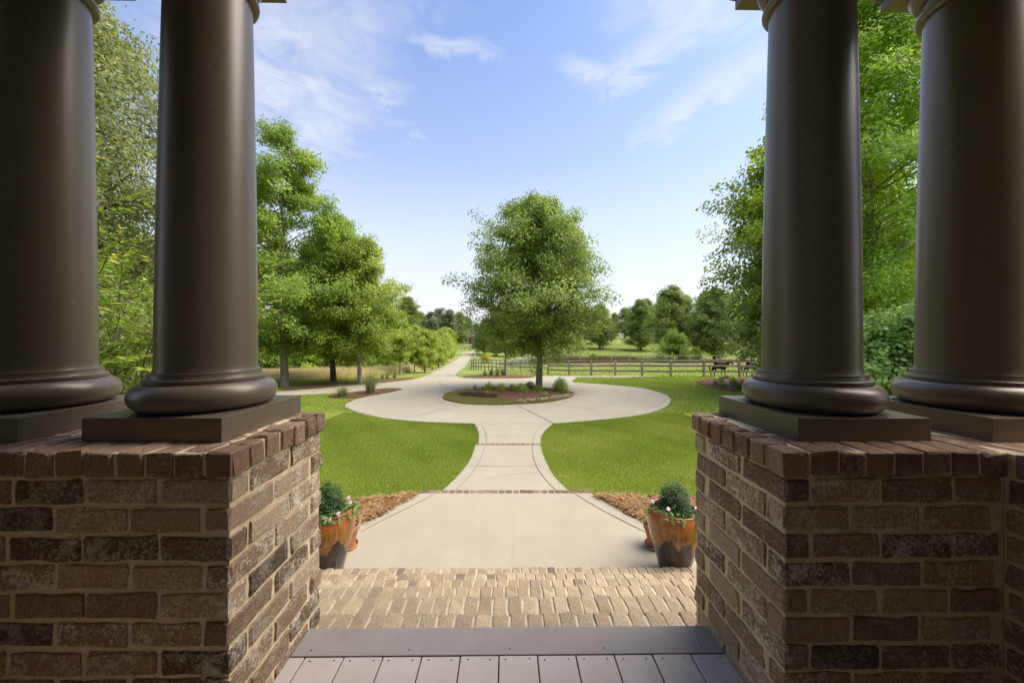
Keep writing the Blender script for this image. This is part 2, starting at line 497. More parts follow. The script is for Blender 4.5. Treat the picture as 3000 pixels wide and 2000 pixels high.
def m_concrete(name='concrete', a=(0.36, 0.318, 0.228), b=(0.43, 0.382, 0.282)):
    m, t, p, co, out = new_mat(name)
    pos = geo_pos(t)
    big = t.noise(pos, 0.35, 5, 0.6); mid = t.noise(pos, 3.0, 5, 0.6); fine = t.noise(pos, 90, 3, 0.6)
    vor = t.new('ShaderNodeTexVoronoi'); t.l.new(pos, vor.inputs['Vector']); vor.inputs['Scale'].default_value = 0.3
    vsep = t.new('ShaderNodeSeparateColor'); t.l.new(vor.outputs['Color'], vsep.inputs[0])
    broom = t.noise(t.mapping(pos, (3, 90, 1)), 1.2, 4, 0.6)
    c = t.ramp(t.math('ADD', t.math('MULTIPLY', big, 0.6), t.math('MULTIPLY', mid, 0.4)), [(0.32, a), (0.68, b)])
    c = t.mix(t.ramp(broom, [(0.3, 0.22), (0.6, 0.0)]), c, tuple(x * 0.78 for x in a))
    c = t.mix(t.ramp(fine, [(0.28, 0.3), (0.42, 0.0)]), c, tuple(x * 0.6 for x in a))
    c = t.mix(t.math('MULTIPLY', vsep.outputs[0], 0.16), c, tuple(x * 0.75 for x in a))
    spots = t.noise(pos, 6.5, 3, 0.5)
    c = t.mix(t.ramp(spots, [(0.70, 0.0), (0.76, 0.25)]), c, (0.30, 0.24, 0.16))
    sp = t.new('ShaderNodeSeparateXYZ'); t.l.new(pos, sp.inputs[0])          # faint tyre marks round the island
    rr = t.math('SQRT', t.math('ADD', t.math('POWER', sp.outputs[0], 2.0), t.math('POWER', t.math('SUBTRACT', sp.outputs[1], 15.3), 2.0)))
    rw = t.math('ADD', rr, t.math('MULTIPLY', big, 0.8))
    for r0 in (4.35, 5.85):
        bnd = t.math('SUBTRACT', 1.0, t.math('MULTIPLY', t.math('ABSOLUTE', t.math('SUBTRACT', rw, r0)), 4.5), clamp=True)
        c = t.mix(t.math('MULTIPLY', bnd, t.math('MULTIPLY', mid, 0.22)), c, (0.24, 0.20, 0.15))
    stain = t.noise(pos, 0.8, 7, 0.75, 0.8)
    c = t.mix(t.ramp(stain, [(0.52, 0.0), (0.78, 0.45)]), c, (0.36, 0.30, 0.22))
    t.put(p.inputs['Base Color'], c)
    p.inputs['Roughness'].default_value = 0.85
    p.inputs['Specular IOR Level'].default_value = 0.3
    t.l.new(t.bump(t.math('ADD', fine, broom), 0.25, 0.004), p.inputs['Normal'])
    return m
M_CONC = m_concrete()
M_JOINT = m_plain('joint_dirt_shade', (0.17, 0.125, 0.075), 0.95, 0.4, 3, 0)  # dirt and groove shade painted together on flat strips
M_CRACK = m_plain('crack_dirt', (0.40, 0.33, 0.24), 0.95, 0.3, 5, 0)

def m_ground():
    m, t, p, co, out = new_mat('turf')
    pos = geo_pos(t)
    big = t.noise(pos, 0.16, 4, 0.6); mid = t.noise(pos, 1.4, 5, 0.65); fine = t.noise(pos, 38, 4, 0.7)
    # the lawn near the house is lusher than the pasture beyond the fence
    s = t.new('ShaderNodeSeparateXYZ'); t.l.new(pos, s.inputs[0])
    past = t.math('SMOOTHSTEP' if False else 'MULTIPLY', t.math('SUBTRACT', s.outputs[1], 26.0), 0.12, clamp=True)
    lawn = t.ramp(mid, [(0.25, (0.145, 0.20, 0.022)), (0.55, (0.215, 0.275, 0.035)), (0.8, (0.30, 0.335, 0.07))])
    pas = t.ramp(t.math('ADD', t.math('MULTIPLY', mid, 0.5), t.math('MULTIPLY', big, 0.5)), [(0.3, (0.20, 0.25, 0.05)), (0.6, (0.28, 0.31, 0.08)), (0.8, (0.38, 0.35, 0.13))])
    c = t.mix(past, lawn, pas)
    c = t.mix(t.ramp(fine, [(0.25, 0.55), (0.55, 0.0)]), c, (0.09, 0.115, 0.018))
    dry = t.noise(pos, 0.7, 5, 0.7, 0.5)
    c = t.mix(t.ramp(dry, [(0.6, 0.0), (0.8, 0.4)]), c, (0.30, 0.27, 0.10))
    t.put(p.inputs['Base Color'], c)
    p.inputs['Roughness'].default_value = 0.9
    p.inputs['Specular IOR Level'].default_value = 0.15
    t.l.new(t.bump(fine, 0.8, 0.03), p.inputs['Normal'])
    return m
M_TURF = m_ground()

def m_mulch(name='mulch', a=(0.20, 0.105, 0.058), b=(0.40, 0.245, 0.15)):
    m, t, p, co, out = new_mat(name)
    pos = geo_pos(t)
    f = t.noise(pos, 26, 5, 0.75); ff = t.noise(t.mapping(pos, (60, 16, 20)), 2, 4, 0.7)
    c = t.ramp(t.math('ADD', t.math('MULTIPLY', f, 0.55), t.math('MULTIPLY', ff, 0.45)), [(0.35, tuple(x * 0.45 for x in a)), (0.5, a), (0.7, b)])
    t.put(p.inputs['Base Color'], c)
    p.inputs['Roughness'].default_value = 0.95
    p.inputs['Specular IOR Level'].default_value = 0.1
    t.l.new(t.bump(t.math('ADD', f, ff), 1.0, 0.05), p.inputs['Normal'])
    return m
M_MULCH = m_mulch()
M_MULCH_DARK = m_mulch('dark_mulch', (0.055, 0.035, 0.028), (0.12, 0.08, 0.06))
M_ISLETURF = m_mulch('worn_turf', (0.20, 0.19, 0.06), (0.36, 0.32, 0.14))
M_STRAWBED = m_mulch('straw_bed', (0.28, 0.155, 0.065), (0.48, 0.30, 0.14))
M_SAND = m_mulch('pale_soil', (0.42, 0.32, 0.22), (0.58, 0.46, 0.32))

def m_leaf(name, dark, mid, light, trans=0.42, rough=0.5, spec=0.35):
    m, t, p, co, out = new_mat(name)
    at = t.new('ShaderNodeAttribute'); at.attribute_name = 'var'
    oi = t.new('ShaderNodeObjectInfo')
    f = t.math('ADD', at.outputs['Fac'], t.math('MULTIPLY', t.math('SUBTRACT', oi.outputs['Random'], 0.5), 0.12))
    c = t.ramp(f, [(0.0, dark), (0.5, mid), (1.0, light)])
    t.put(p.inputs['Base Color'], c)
    p.inputs['Roughness'].default_value = rough
    p.inputs['Specular IOR Level'].default_value = spec
    tr = t.new('ShaderNodeBsdfTranslucent')
    t.put(tr.inputs[0], t.mix(1.0, c, (1.25, 1.2, 0.55), 'MULTIPLY'))
    mx = t.new('ShaderNodeMixShader'); mx.inputs[0].default_value = trans
    t.l.new(p.outputs[0], mx.inputs[1]); t.l.new(tr.outputs[0], mx.inputs[2])
    t.l.new(mx.outputs[0], out.inputs[0])
    return m
L_OAK = m_leaf('oak_leaves', (0.148, 0.223, 0.038), (0.261, 0.365, 0.060), (0.489, 0.588, 0.105))
L_WILLOW = m_leaf('willow_oak_leaves', (0.136, 0.169, 0.051), (0.252, 0.285, 0.092), (0.463, 0.482, 0.187))
L_ELM = m_leaf('fresh_leaves', (0.140, 0.224, 0.029), (0.271, 0.394, 0.047), (0.529, 0.632, 0.096))
L_TALL = m_leaf('lifted_oak_leaves', (0.196, 0.314, 0.041), (0.379, 0.552, 0.066), (0.720, 0.720, 0.134), 0.5)  # brightened copy of fresh_leaves: its colour makes up for the crown's shaded side
L_MAPLE = m_leaf('maple_leaves', (0.166, 0.237, 0.035), (0.340, 0.428, 0.055), (0.607, 0.660, 0.119))
L_DARK = m_leaf('dark_leaves', (0.099, 0.157, 0.025), (0.194, 0.273, 0.042), (0.359, 0.442, 0.074))
L_PINE = m_leaf('pine_needles', (0.089, 0.116, 0.043), (0.164, 0.190, 0.071), (0.264, 0.282, 0.113), 0.2)
L_BOX = m_leaf('boxwood_leaves', (0.018, 0.048, 0.010), (0.036, 0.085, 0.018), (0.070, 0.140, 0.032), 0.2)
L_MYRTLE = m_leaf('myrtle_leaves', (0.122, 0.217, 0.035), (0.255, 0.373, 0.059), (0.573, 0.509, 0.108), 0.35)
L_DOG = m_leaf('dogwood_leaves', (0.148, 0.264, 0.064), (0.286, 0.432, 0.107), (0.593, 0.660, 0.211), 0.35)
L_VINCA = m_leaf('vinca_leaves', (0.060, 0.120, 0.025), (0.115, 0.200, 0.045), (0.24, 0.33, 0.11), 0.3)
L_GOLD = m_leaf('golden_leaves', (0.30, 0.29, 0.025), (0.50, 0.45, 0.035), (0.66, 0.58, 0.09), 0.35)
L_LIRI = m_leaf('variegated_blades', (0.130, 0.182, 0.065), (0.286, 0.338, 0.143), (0.546, 0.559, 0.312), 0.3)
L_PAMPAS = m_leaf('pampas_blades', (0.16, 0.20, 0.075), (0.28, 0.33, 0.14), (0.58, 0.50, 0.29), 0.35)
L_DRY = m_leaf('dry_grass', (0.58, 0.48, 0.34), (0.74, 0.64, 0.47), (0.86, 0.78, 0.62), 0.5)
L_LAWN = m_leaf('lawn_blades', (0.17, 0.235, 0.032), (0.275, 0.345, 0.055), (0.46, 0.44, 0.15), 0.42, 0.6, 0.2)
L_TAN = m_leaf('worn_turf_blades', (0.22, 0.22, 0.055), (0.36, 0.33, 0.11), (0.52, 0.44, 0.20), 0.35)
L_REDL = m_leaf('red_leaves', (0.14, 0.03, 0.03), (0.24, 0.06, 0.05), (0.34, 0.12, 0.09), 0.3)
L_NEEDLE = m_leaf('pine_straw', (0.24, 0.12, 0.045), (0.46, 0.265, 0.115), (0.66, 0.45, 0.22), 0.15)
L_REED = m_leaf('brown_reeds', (0.12, 0.085, 0.045), (0.22, 0.155, 0.085), (0.33, 0.25, 0.14), 0.2)

def m_bark(name, a, b, sc=6):
    m, t, p, co, out = new_mat(name)
    pos = geo_pos(t)
    n = t.noise(t.mapping(pos, (sc, sc, sc * 0.22)), 4, 5, 0.7)
    lich = t.noise(pos, 5, 4, 0.6)
    c = t.ramp(n, [(0.35, a), (0.65, b)])
    c = t.mix(t.ramp(lich, [(0.58, 0.0), (0.7, 0.5)]), c, (0.30, 0.29, 0.25))
    t.put(p.inputs['Base Color'], c)
    p.inputs['Roughness'].default_value = 0.95
    t.l.new(t.bump(n, 0.9, 0.03), p.inputs['Normal'])
    return m
M_BARK = m_bark('grey_bark', (0.13, 0.102, 0.078), (0.34, 0.285, 0.225))
M_BARK_D = m_bark('dark_bark', (0.045, 0.035, 0.028), (0.12, 0.095, 0.075))
M_BARK_P = m_bark('pale_bark', (0.20, 0.165, 0.13), (0.40, 0.35, 0.29))
M_TWIG = m_plain('twig_bark', (0.13, 0.085, 0.055), 0.85, 0.3, 12, 0)

def m_wood(name, a, b):
    m, t, p, co, out = new_mat(name)
    pos = geo_pos(t)
    oi = t.new('ShaderNodeObjectInfo')
    n = t.noise(t.mapping(pos, (2, 2, 14)), 5, 5, 0.7)
    c = t.ramp(n, [(0.3, a), (0.7, b)])
    c = t.mix(t.math('MULTIPLY', oi.outputs['Random'], 0.4), c, tuple(x * 0.7 for x in a))
    t.put(p.inputs['Base Color'], c)
    p.inputs['Roughness'].default_value = 0.85
    t.l.new(t.bump(n, 0.5, 0.01), p.inputs['Normal'])
    return m
M_FENCE = m_wood('weathered_rail', (0.29, 0.235, 0.175), (0.50, 0.425, 0.33))
M_FENCE_DK = m_wood('brown_rail', (0.12, 0.075, 0.045), (0.22, 0.14, 0.085))
M_WATER, _t, _p, _c, _o = new_mat('pond_water')
_p.inputs['Base Color'].default_value = (0.10, 0.115, 0.10, 1); _p.inputs['Roughness'].default_value = 0.06
_t.l.new(_t.bump(_t.noise(geo_pos(_t), 3, 4), 0.06, 0.05), _p.inputs['Normal'])
M_WHITE = m_plain('white_paint', (0.78, 0.78, 0.76), 0.5, 0.05, 5, 0)
M_GREYPAINT = m_plain('grey_paint', (0.50, 0.52, 0.54), 0.5, 0.1, 5, 0)
M_STONE = m_plain('pale_stone', (0.46, 0.37, 0.26), 0.85, 0.35, 9, 0.4)
M_TERRA = m_plain('terracotta', (0.42, 0.17, 0.075), 0.75, 0.3, 10, 0.3)
M_SOIL = m_plain('potting_soil', (0.12, 0.075, 0.045), 0.95, 0.5, 60, 1.0, 0.01)
M_PINK = m_plain('pink_petals', (0.80, 0.58, 0.68), 0.6, 0.15, 50, 0)
M_PINKEYE = m_plain('magenta_eye', (0.55, 0.06, 0.25), 0.6, 0.1, 50, 0)

def m_glaze():
    m, t, p, co, out = new_mat('amber_drip_glaze')
    s = t.new('ShaderNodeSeparateXYZ'); t.l.new(co, s.inputs[0])
    ang = t.math('ARCTAN2', s.outputs[1], s.outputs[0])
    z = s.outputs[2]
    cyl = t.new('ShaderNodeCombineXYZ'); t.l.new(t.math('SINE', ang), cyl.inputs[0]); t.l.new(t.math('COSINE', ang), cyl.inputs[1])
    dr = t.noise(cyl.outputs[0], 1.7, 2, 0.5)
    edge = t.noise(t.mapping(co, (14, 14, 3)), 1.6, 3)
    line = t.math('ADD', t.math('MULTIPLY', dr, 0.50), t.math('MULTIPLY', edge, 0.05))   # height of the drip edge
    d = t.math('SUBTRACT', z, t.math('ADD', line, 0.045))
    run = t.noise(t.mapping(co, (30, 30, 2.0)), 1.5, 4, 0.6)
    amber = t.ramp(run, [(0.3, (0.17, 0.062, 0.010)), (0.55, (0.29, 0.12, 0.020)), (0.8, (0.42, 0.235, 0.075))])
    rust = t.mix(t.ramp(t.math('ADD', z, t.math('MULTIPLY', run, 0.08)), [(0.50, 0.0), (0.58, 0.85)]), amber, (0.36, 0.095, 0.025))
    base = t.ramp(run, [(0.3, (0.020, 0.018, 0.018)), (0.75, (0.13, 0.105, 0.095))])
    black = t.mix(t.ramp(d, [(-0.16 + 0.5, 0.0), (-0.02 + 0.5, 0.8)]), base, (0.015, 0.014, 0.017))
    dsh = t.math('ADD', d, 0.5)
    for l in list(t.l):
        if l.to_node.type == 'VALTORGB' and l.from_socket == d: t.l.new(dsh, l.to_socket)
    c = t.mix(t.ramp(dsh, [(0.495, 0.0), (0.515, 1.0)]), black, rust)
    t.put(p.inputs['Base Color'], c)
    p.inputs['Roughness'].default_value = 0.22
    p.inputs['Coat Weight'].default_value = 0.3
    t.l.new(t.bump(run, 0.06, 0.006), p.inputs['Normal'])
    return m
M_GLAZE = m_glaze()
# ================================================================== THE SETTING
# ground
gx = np.unique(np.concatenate([-np.geomspace(45, 2500, 16), np.arange(-45, 46, 1.0), np.geomspace(45, 2500, 16)]))
gy = np.unique(np.concatenate([np.array([-2500, -900, -300, -120, -60, -30, -15, -8]), np.arange(-4, 120, 1.0), np.geomspace(120, 3000, 22)]))
XX, YY = np.meshgrid(gx, gy)
ZZ = terrain(XX, YY)
ny, nx = XX.shape
idx = np.arange(ny * nx).reshape(ny, nx)
Fq = np.stack([idx[:-1, :-1], idx[:-1, 1:], idx[1:, 1:], idx[1:, :-1]], -1).reshape(-1, 4)
ground = mobj('ground', amesh('ground', np.column_stack([XX.ravel(), YY.ravel(), ZZ.ravel()]), Fq, M_TURF, smooth=True))
tag(ground, kind='structure')

Z6 = lambda x, y: G(900 + x / 1.96, 1200 + y / 1.96)
Z2 = lambda x, y: G(700 + x / 2.94, 800 + y / 2.94)
Z3 = lambda x, y: G(1300 + x / 2.0906, 550 + y / 2.0906)
Z7 = lambda x, y: G(1300 + x / 5.88, 980 + y / 5.88)
Z5 = lambda x, y: G(1250 + x / 4.704, 1060 + y / 4.704)
ZR = lambda x, y: G(1950 + x / 6.72, 980 + y / 6.72)

# --- concrete outline
STEP_END = 3.262
lowL = [(-2.9, STEP_END + .25)] + [G(1060, 1534), G(1130, 1500), G(1180, 1473), G(1232, 1448)]
upL = [Z6(768, 476), Z6(850, 400), Z6(910, 330), Z6(945, 270), Z6(965, 206)]
topL = [Z6(982, 200), Z6(985, 150), Z6(976, 112), Z6(960, 85)]
circL = [Z2(2020, 1300), Z2(1700, 1290), Z2(1400, 1270), Z2(1200, 1245), Z2(1030, 1205), Z2(940, 1172), Z2(912, 1150), Z2(930, 1125),
         Z2(1000, 1095), Z2(1080, 1070), Z2(1300, 1030), Z2(1410, 1003)]
brN = [Z2(1380, 1000), Z2(1200, 1011), Z2(950, 1028), Z2(700, 1043), Z2(530, 1051), G(840, 1160), G(500, 1176), G(330, 1186)]
brF = [G(330, 1166), G(500, 1160), Z2(340, 1020), Z2(640, 1000), Z2(1000, 966), Z2(1300, 940), Z2(1480, 918), Z2(1600, 890), Z2(1700, 840),
       Z2(1760, 806), Z2(1830, 768), Z2(1885, 735), Z7(340, 347), Z7(270, 325)]
drR = [Z7(560, 278), Z7(545, 300), Z7(510, 340), Z7(440, 440), Z7(380, 540), Z7(300, 600), Z7(240, 640), Z7(212, 672), Z7(207, 700), Z7(235, 727), Z7(320, 745), Z7(500, 757),
       Z7(800, 759), Z7(1200, 757), Z7(1500, 748), Z7(1600, 716)]
brR = [Z7(1610, 715), Z7(2000, 712), G(1700, 1101.2), G(1800, 1100.5), G(1920, 1102)]
brRn = [G(1915, 1104), G(1800, 1106), Z5(2120, 215), Z5(2030, 245), Z5(2010, 266), Z5(2035, 287)]
circR = [Z3(830, 1195), Z3(1100, 1215), Z3(1250, 1235), Z3(1350, 1265), Z3(1390, 1295), Z3(1380, 1330), Z3(1330, 1360), Z3(1200, 1395), Z3(1000, 1420), Z3(800, 1437), Z3(672, 1447)]
topR = [Z6(1415, 82), Z6(1370, 120), Z6(1345, 160), Z6(1342, 200)]
upR = [Z6(1342, 206), Z6(1350, 245), Z6(1375, 310), Z6(1420, 390), Z6(1507, 476)]
lowR = [G(1729, 1447), Z6(1690, 515), Z6(1800, 575), Z6(1945, 655), (2.9, STEP_END + .25)]
BAND1 = [Z6(648, 478), Z6(1626, 478)]; BAND2 = [Z6(964, 204), Z6(1342, 204)]
OUT = []
for seg, n in ((lowL, 4), (upL, 4), (topL, 4), (circL, 5), (brN, 3), (brF, 4), (drR, 4), (brR, 2), (brRn, 4), (circR, 5), (topR, 4), (upR, 4), (lowR, 4)):
    OUT += catmull(seg, n)
OUT += [(2.9, STEP_END - .1), (-2.9, STEP_END - .1)]
_o2 = [OUT[0]]
for p_ in OUT[1:]:
    if math.dist(p_, _o2[-1]) > 0.015: _o2.append(p_)
OUT = _o2
isl = catmull([Z5(225, 505), Z5(250, 465), Z5(350, 435), Z5(600, 400), Z5(900, 378), Z5(1300, 365), Z5(1600, 372), Z5(1850, 390), Z5(2000, 425), Z5(2020, 460), Z5(1960, 500),
               Z5(1800, 540), Z5(1600, 570), Z5(1250, 590), Z5(950, 600), Z5(600, 590), Z5(400, 565), Z5(270, 535), Z5(228, 512)], 4)
drive = sheet('driveway', OUT, M_CONC, 0.02, [isl], 0.9)
tag(drive, 'pale concrete drive: hourglass walk, turning circle and lane to the hill', 'driveway', kind='structure')

def strip(name, pts, wd, mat, dz, parent=None):
    P = np.array(pts, float)
    T = np.gradient(P, axis=0); T /= np.linalg.norm(T, axis=1)[:, None] + 1e-9
    N = np.column_stack([-T[:, 1], T[:, 0]]) * wd / 2
    A = P + N; B = P - N
    V = [(*a, tz(*a) + dz) for a in A] + [(*b, tz(*b) + dz) for b in B]
    n = len(P)
    return mobj(name, pmesh(name, V, [(i, n + i, n + i + 1, i + 1) for i in range(n - 1)], mat), parent)
def dens(P, n=12):
    out = []
    for a, b in zip(P[:-1], P[1:]):
        for k in range(n): out.append((a[0] + (b[0] - a[0]) * k / n, a[1] + (b[1] - a[1]) * k / n))
    return out + [P[-1]]
JD = 0.0245
def joint(P, wd=0.012, mat=M_JOINT, curve=True, n=6):
    return strip('control_joint', catmull(P, n) if (curve and len(P) > 2) else dens(P, 12), wd, mat, JD, drive)
# border joints that follow the walk's edges
joint([Z6(735, 490), Z6(600, 560), Z6(420, 650), Z6(310, 710)], 0.008)
joint([Z6(1540, 490), Z6(1650, 560), Z6(1800, 640), Z6(1950, 715)], 0.012)
joint([Z6(1432, 474), Z6(1350, 385), Z6(1308, 310), Z6(1293, 240), Z6(1292, 208)], 0.012)
joint([Z6(845, 474), Z6(930, 390), Z6(985, 310), Z6(1012, 240), Z6(1022, 208)], 0.008)
joint([Z6(1028, 200), Z6(1028, 160), Z6(1015, 115), Z6(998, 92)], 0.012)
joint([Z6(1296, 200), Z6(1305, 150), Z6(1330, 110), Z6(1372, 84)], 0.008)
joint([Z6(920, 329), Z6(1355, 331)], 0.008, curve=False)
joint([Z6(985, 152), Z6(1345, 154)], 0.008, curve=False)
joint([Z6(962, 87), Z6(1412, 84)], 0.008, curve=False)
joint([Z6(1252, 0), Z6(1412, 80)], 0.022, curve=False)
joint([Z5(1235, 597), Z5(1750, 858)], 0.022, curve=False)
joint([Z5(500, 597), Z5(250, 655), Z5(0, 720), Z2(1400, 1255)], 0.018, curve=False)
joint([Z5(1670, 568), Z5(2230, 662), Z5(2352, 640)], 0.016, curve=False)
joint([Z5(1980, 515), Z5(2352, 548)], 0.016, curve=False)
joint([Z5(840, 305), Z5(890, 240)], 0.03, curve=False)
joint([Z5(840, 305), Z5(950, 365)], 0.03, curve=False)
joint([Z5(180, 270), Z5(185, 295), Z5(240, 338), Z5(400, 370), Z5(640, 390)], 0.03)
joint([Z5(240, 338), Z5(560, 318), Z5(840, 305)], 0.015, curve=False)
joint([Z2(950, 1140), Z2(1300, 1085), Z2(1700, 1070)], 0.012)
joint([Z2(1010, 1165), Z2(1250, 1165), Z2(1560, 1150), Z2(1760, 1120)], 0.010)
joint([Z2(930, 1150), Z2(948, 1168), Z2(1040, 1198), Z2(1210, 1234), Z2(1420, 1258)], 0.010)
joint([Z3(1355, 1295), Z3(1330, 1330), Z3(1240, 1360)], 0.012)
joint([Z3(880, 1358), Z3(1120, 1315), Z3(1130, 1280)], 0.010, curve=False)
joint([Z5(165, 510), Z5(180, 490), Z5(215, 470)], 0.012); joint([Z5(165, 510), Z5(190, 545), Z5(260, 575), Z5(420, 600)], 0.012)
joint([Z5(2030, 420), Z5(2080, 445), Z5(2070, 480), Z5(2000, 510)], 0.015)
joint([Z2(300, 1035), Z2(510, 1022)], 0.012, curve=False)
for yy in (1090, 1079, 1069, 1060, 1052, 1045):
    xl = {1090: 1278, 1079: 1300, 1069: 1318, 1060: 1330, 1052: 1342, 1045: 1350}[yy]
    joint([G(xl, yy), G(xl + {1090: 62, 1079: 58, 1069: 50, 1060: 42, 1052: 37, 1045: 33}[yy], yy - 1)], 0.03, M_CRACK, False)
# hairline cracks
def crack(P, wd=0.005, m=M_CRACK):
    Q = dens(P, 7); Q = [(x + random.gauss(0, .012), y + random.gauss(0, .012)) for x, y in Q]
    o = strip('crack', Q, wd, m, JD, drive)
crack([Z6(1155, 500), Z6(1150, 570), Z6(1185, 680), Z6(1190, 760), Z6(1175, 895)], 0.0022)
crack([Z6(1035, 403), Z6(1140, 382), Z6(1225, 373), Z6(1320, 371)], 0.005, M_JOINT)
crack([Z6(850, 415), Z6(925, 423)], 0.004)
crack([Z6(560, 720), Z6(590, 780)], 0.003)

# --- planting beds
def bed(name, px, mat, dz, label, crown=None, n=3, step=0.5):
    o = sheet(name, catmull(px + [px[0]], n)[:-1], mat, dz, (), step, 0.1, crown=crown)
    return tag(o, label, 'bed', kind='structure')
icx, icy = np.mean([p[0] for p in isl]), np.mean([p[1] for p in isl])
irx = (max(p[0] for p in isl) - min(p[0] for p in isl)) / 2; iry = (max(p[1] for p in isl) - min(p[1] for p in isl)) / 2
icrown = lambda x, y: 0.16 * np.clip(1 - ((x - icx) / irx) ** 2 - ((y - icy) / iry) ** 2, 0, 1)
isl_in = [(icx + (x - icx) * 1.004, icy + (y - icy) * 1.004) for x, y in isl]
tag(sheet('island_turf', isl_in[:-1], M_ISLETURF, 0.045, (), 0.5, 0.2, crown=icrown), kind='structure')
def izz(x, y): return float(terrain(x, y) + 0.045 + icrown(np.array(x), np.array(y)))
imul = catmull([Z5(650, 440), Z5(800, 408), Z5(1000, 382), Z5(1300, 370), Z5(1600, 378), Z5(1840, 396), Z5(1996, 427), Z5(2016, 459), Z5(1957, 497), Z5(1796, 537),
                Z5(1596, 567), Z5(1300, 583), Z5(1100, 570), Z5(960, 545), Z5(800, 520), Z5(640, 490), Z5(620, 460), Z5(645, 442)], 4)
tag(sheet('island_mulch', imul[:-1], M_MULCH, 0.075, (), 0.4, 0.06, crown=icrown), 'brown mulch bed in the middle of the turning circle', 'bed', kind='structure')
idk = catmull([Z5(430, 490), Z5(560, 480), Z5(760, 500), Z5(950, 520), Z5(975, 545), Z5(860, 550), Z5(680, 535), Z5(500, 515), Z5(435, 495)], 3)
tag(sheet('dark_mulch', idk[:-1], M_MULCH_DARK, 0.095, (), 0.4, 0.06, crown=icrown), 'dark soil patch at the edge of the island bed', 'bed', kind='structure')
BEDS = [isl]
bL = [Z2(765, 1065), Z2(860, 1040), Z2(960, 1032), Z2(1100, 1012), Z2(1250, 998), Z2(1330, 996), Z2(1408, 1004), Z2(1330, 1020), Z2(1200, 1044), Z2(1080, 1066), Z2(960, 1080), Z2(830, 1078)]
bed('mulch_bed', bL, M_MULCH, 0.04, 'narrow mulch bed with ornamental grasses beside the side lane'); BEDS.append(bL)
bS = [Z2(370, 1012), Z2(520, 975), Z2(700, 950), Z2(900, 936), Z2(1150, 922), Z2(1350, 908), Z2(1490, 900), Z2(1500, 912), Z2(1300, 934), Z2(1000, 960), Z2(640, 992), Z2(420, 1012)]
bed('mulch_bed', bS, M_MULCH, 0.04, 'long mulch strip under the trees across the side lane'); BEDS.append(bS)
bD = [Z7(330, 738), Z7(500, 715), Z7(800, 700), Z7(1200, 700), Z7(1500, 705), Z7(1560, 725), Z7(1490, 744), Z7(1200, 752), Z7(800, 753), Z7(500, 751)]
bed('mulch_bed', bD, M_MULCH, 0.04, 'mulch bed at the back edge of the turning circle'); BEDS.append(bD)
bR = [ZR(600, 940), ZR(700, 900), ZR(900, 868), ZR(1200, 852), ZR(1750, 846), G(2400, 1104), G(2640, 1108), G(2700, 1160), G(2560, 1185), G(2300, 1165), ZR(1500, 1112), ZR(1300, 1120), ZR(1000, 1072), ZR(800, 1022), ZR(680, 980)]
bed('mulch_bed', bR, M_MULCH, 0.04, 'reddish mulch bed on the lawn by the paddock fence'); BEDS.append(bR)
sL = [G(1222, 1452), G(1180, 1456), G(1120, 1466), G(1040, 1472), G(960, 1478), G(800, 1500), (-3.6, 3.6), G(1060, 1536), G(1130, 1502), G(1180, 1475)]
bed('straw_bed', sL, M_STRAWBED, 0.03, 'pine straw bed left of the concrete walk', n=2); BEDS.append(sL)
sR = [Z6(1640, 500), Z6(1700, 510), Z6(1820, 508), Z6(1960, 520), Z6(2200, 525), G(2200, 1490), (3.6, 3.6), Z6(1945, 652), Z6(1800, 573), Z6(1690, 517)]
bed('straw_bed', sR, M_STRAWBED, 0.03, 'pine straw bed right of the concrete walk', n=2); BEDS.append(sR)

# --- pale soil track and pond beyond the paddock fence
trk = [G(1600, 1069), G(1800, 1067), G(2000, 1066), G(2300, 1064), G(2500, 1062), G(2500, 1070), G(2300, 1074), G(2000, 1074), G(1800, 1074), G(1600, 1074)]
tag(sheet('dirt_track', catmull(trk + [trk[0]], 2)[:-1], M_SAND, 0.05, (), 1.5, 0.1), kind='structure')
pc = G(1560, 1063)
pond = []
for k in range(28):
    a = 2 * PI * k / 28
    pond.append((3.4 + 5.0 * math.cos(a) * (1 + .05 * math.sin(3 * a)), 56.0 + 4.7 * math.sin(a) * (1 + .05 * math.cos(2 * a))))
pz = -3.37
mb = MB(); mb.add([(*q, pz) for q in pond] + [(*q, pz - 1.5) for q in pond], [tuple(range(28))] + [(i, (i + 1) % 28, 28 + (i + 1) % 28, 28 + i)[::-1] for i in range(28)])
tag(mb.build('pond', M_WATER), kind='structure')

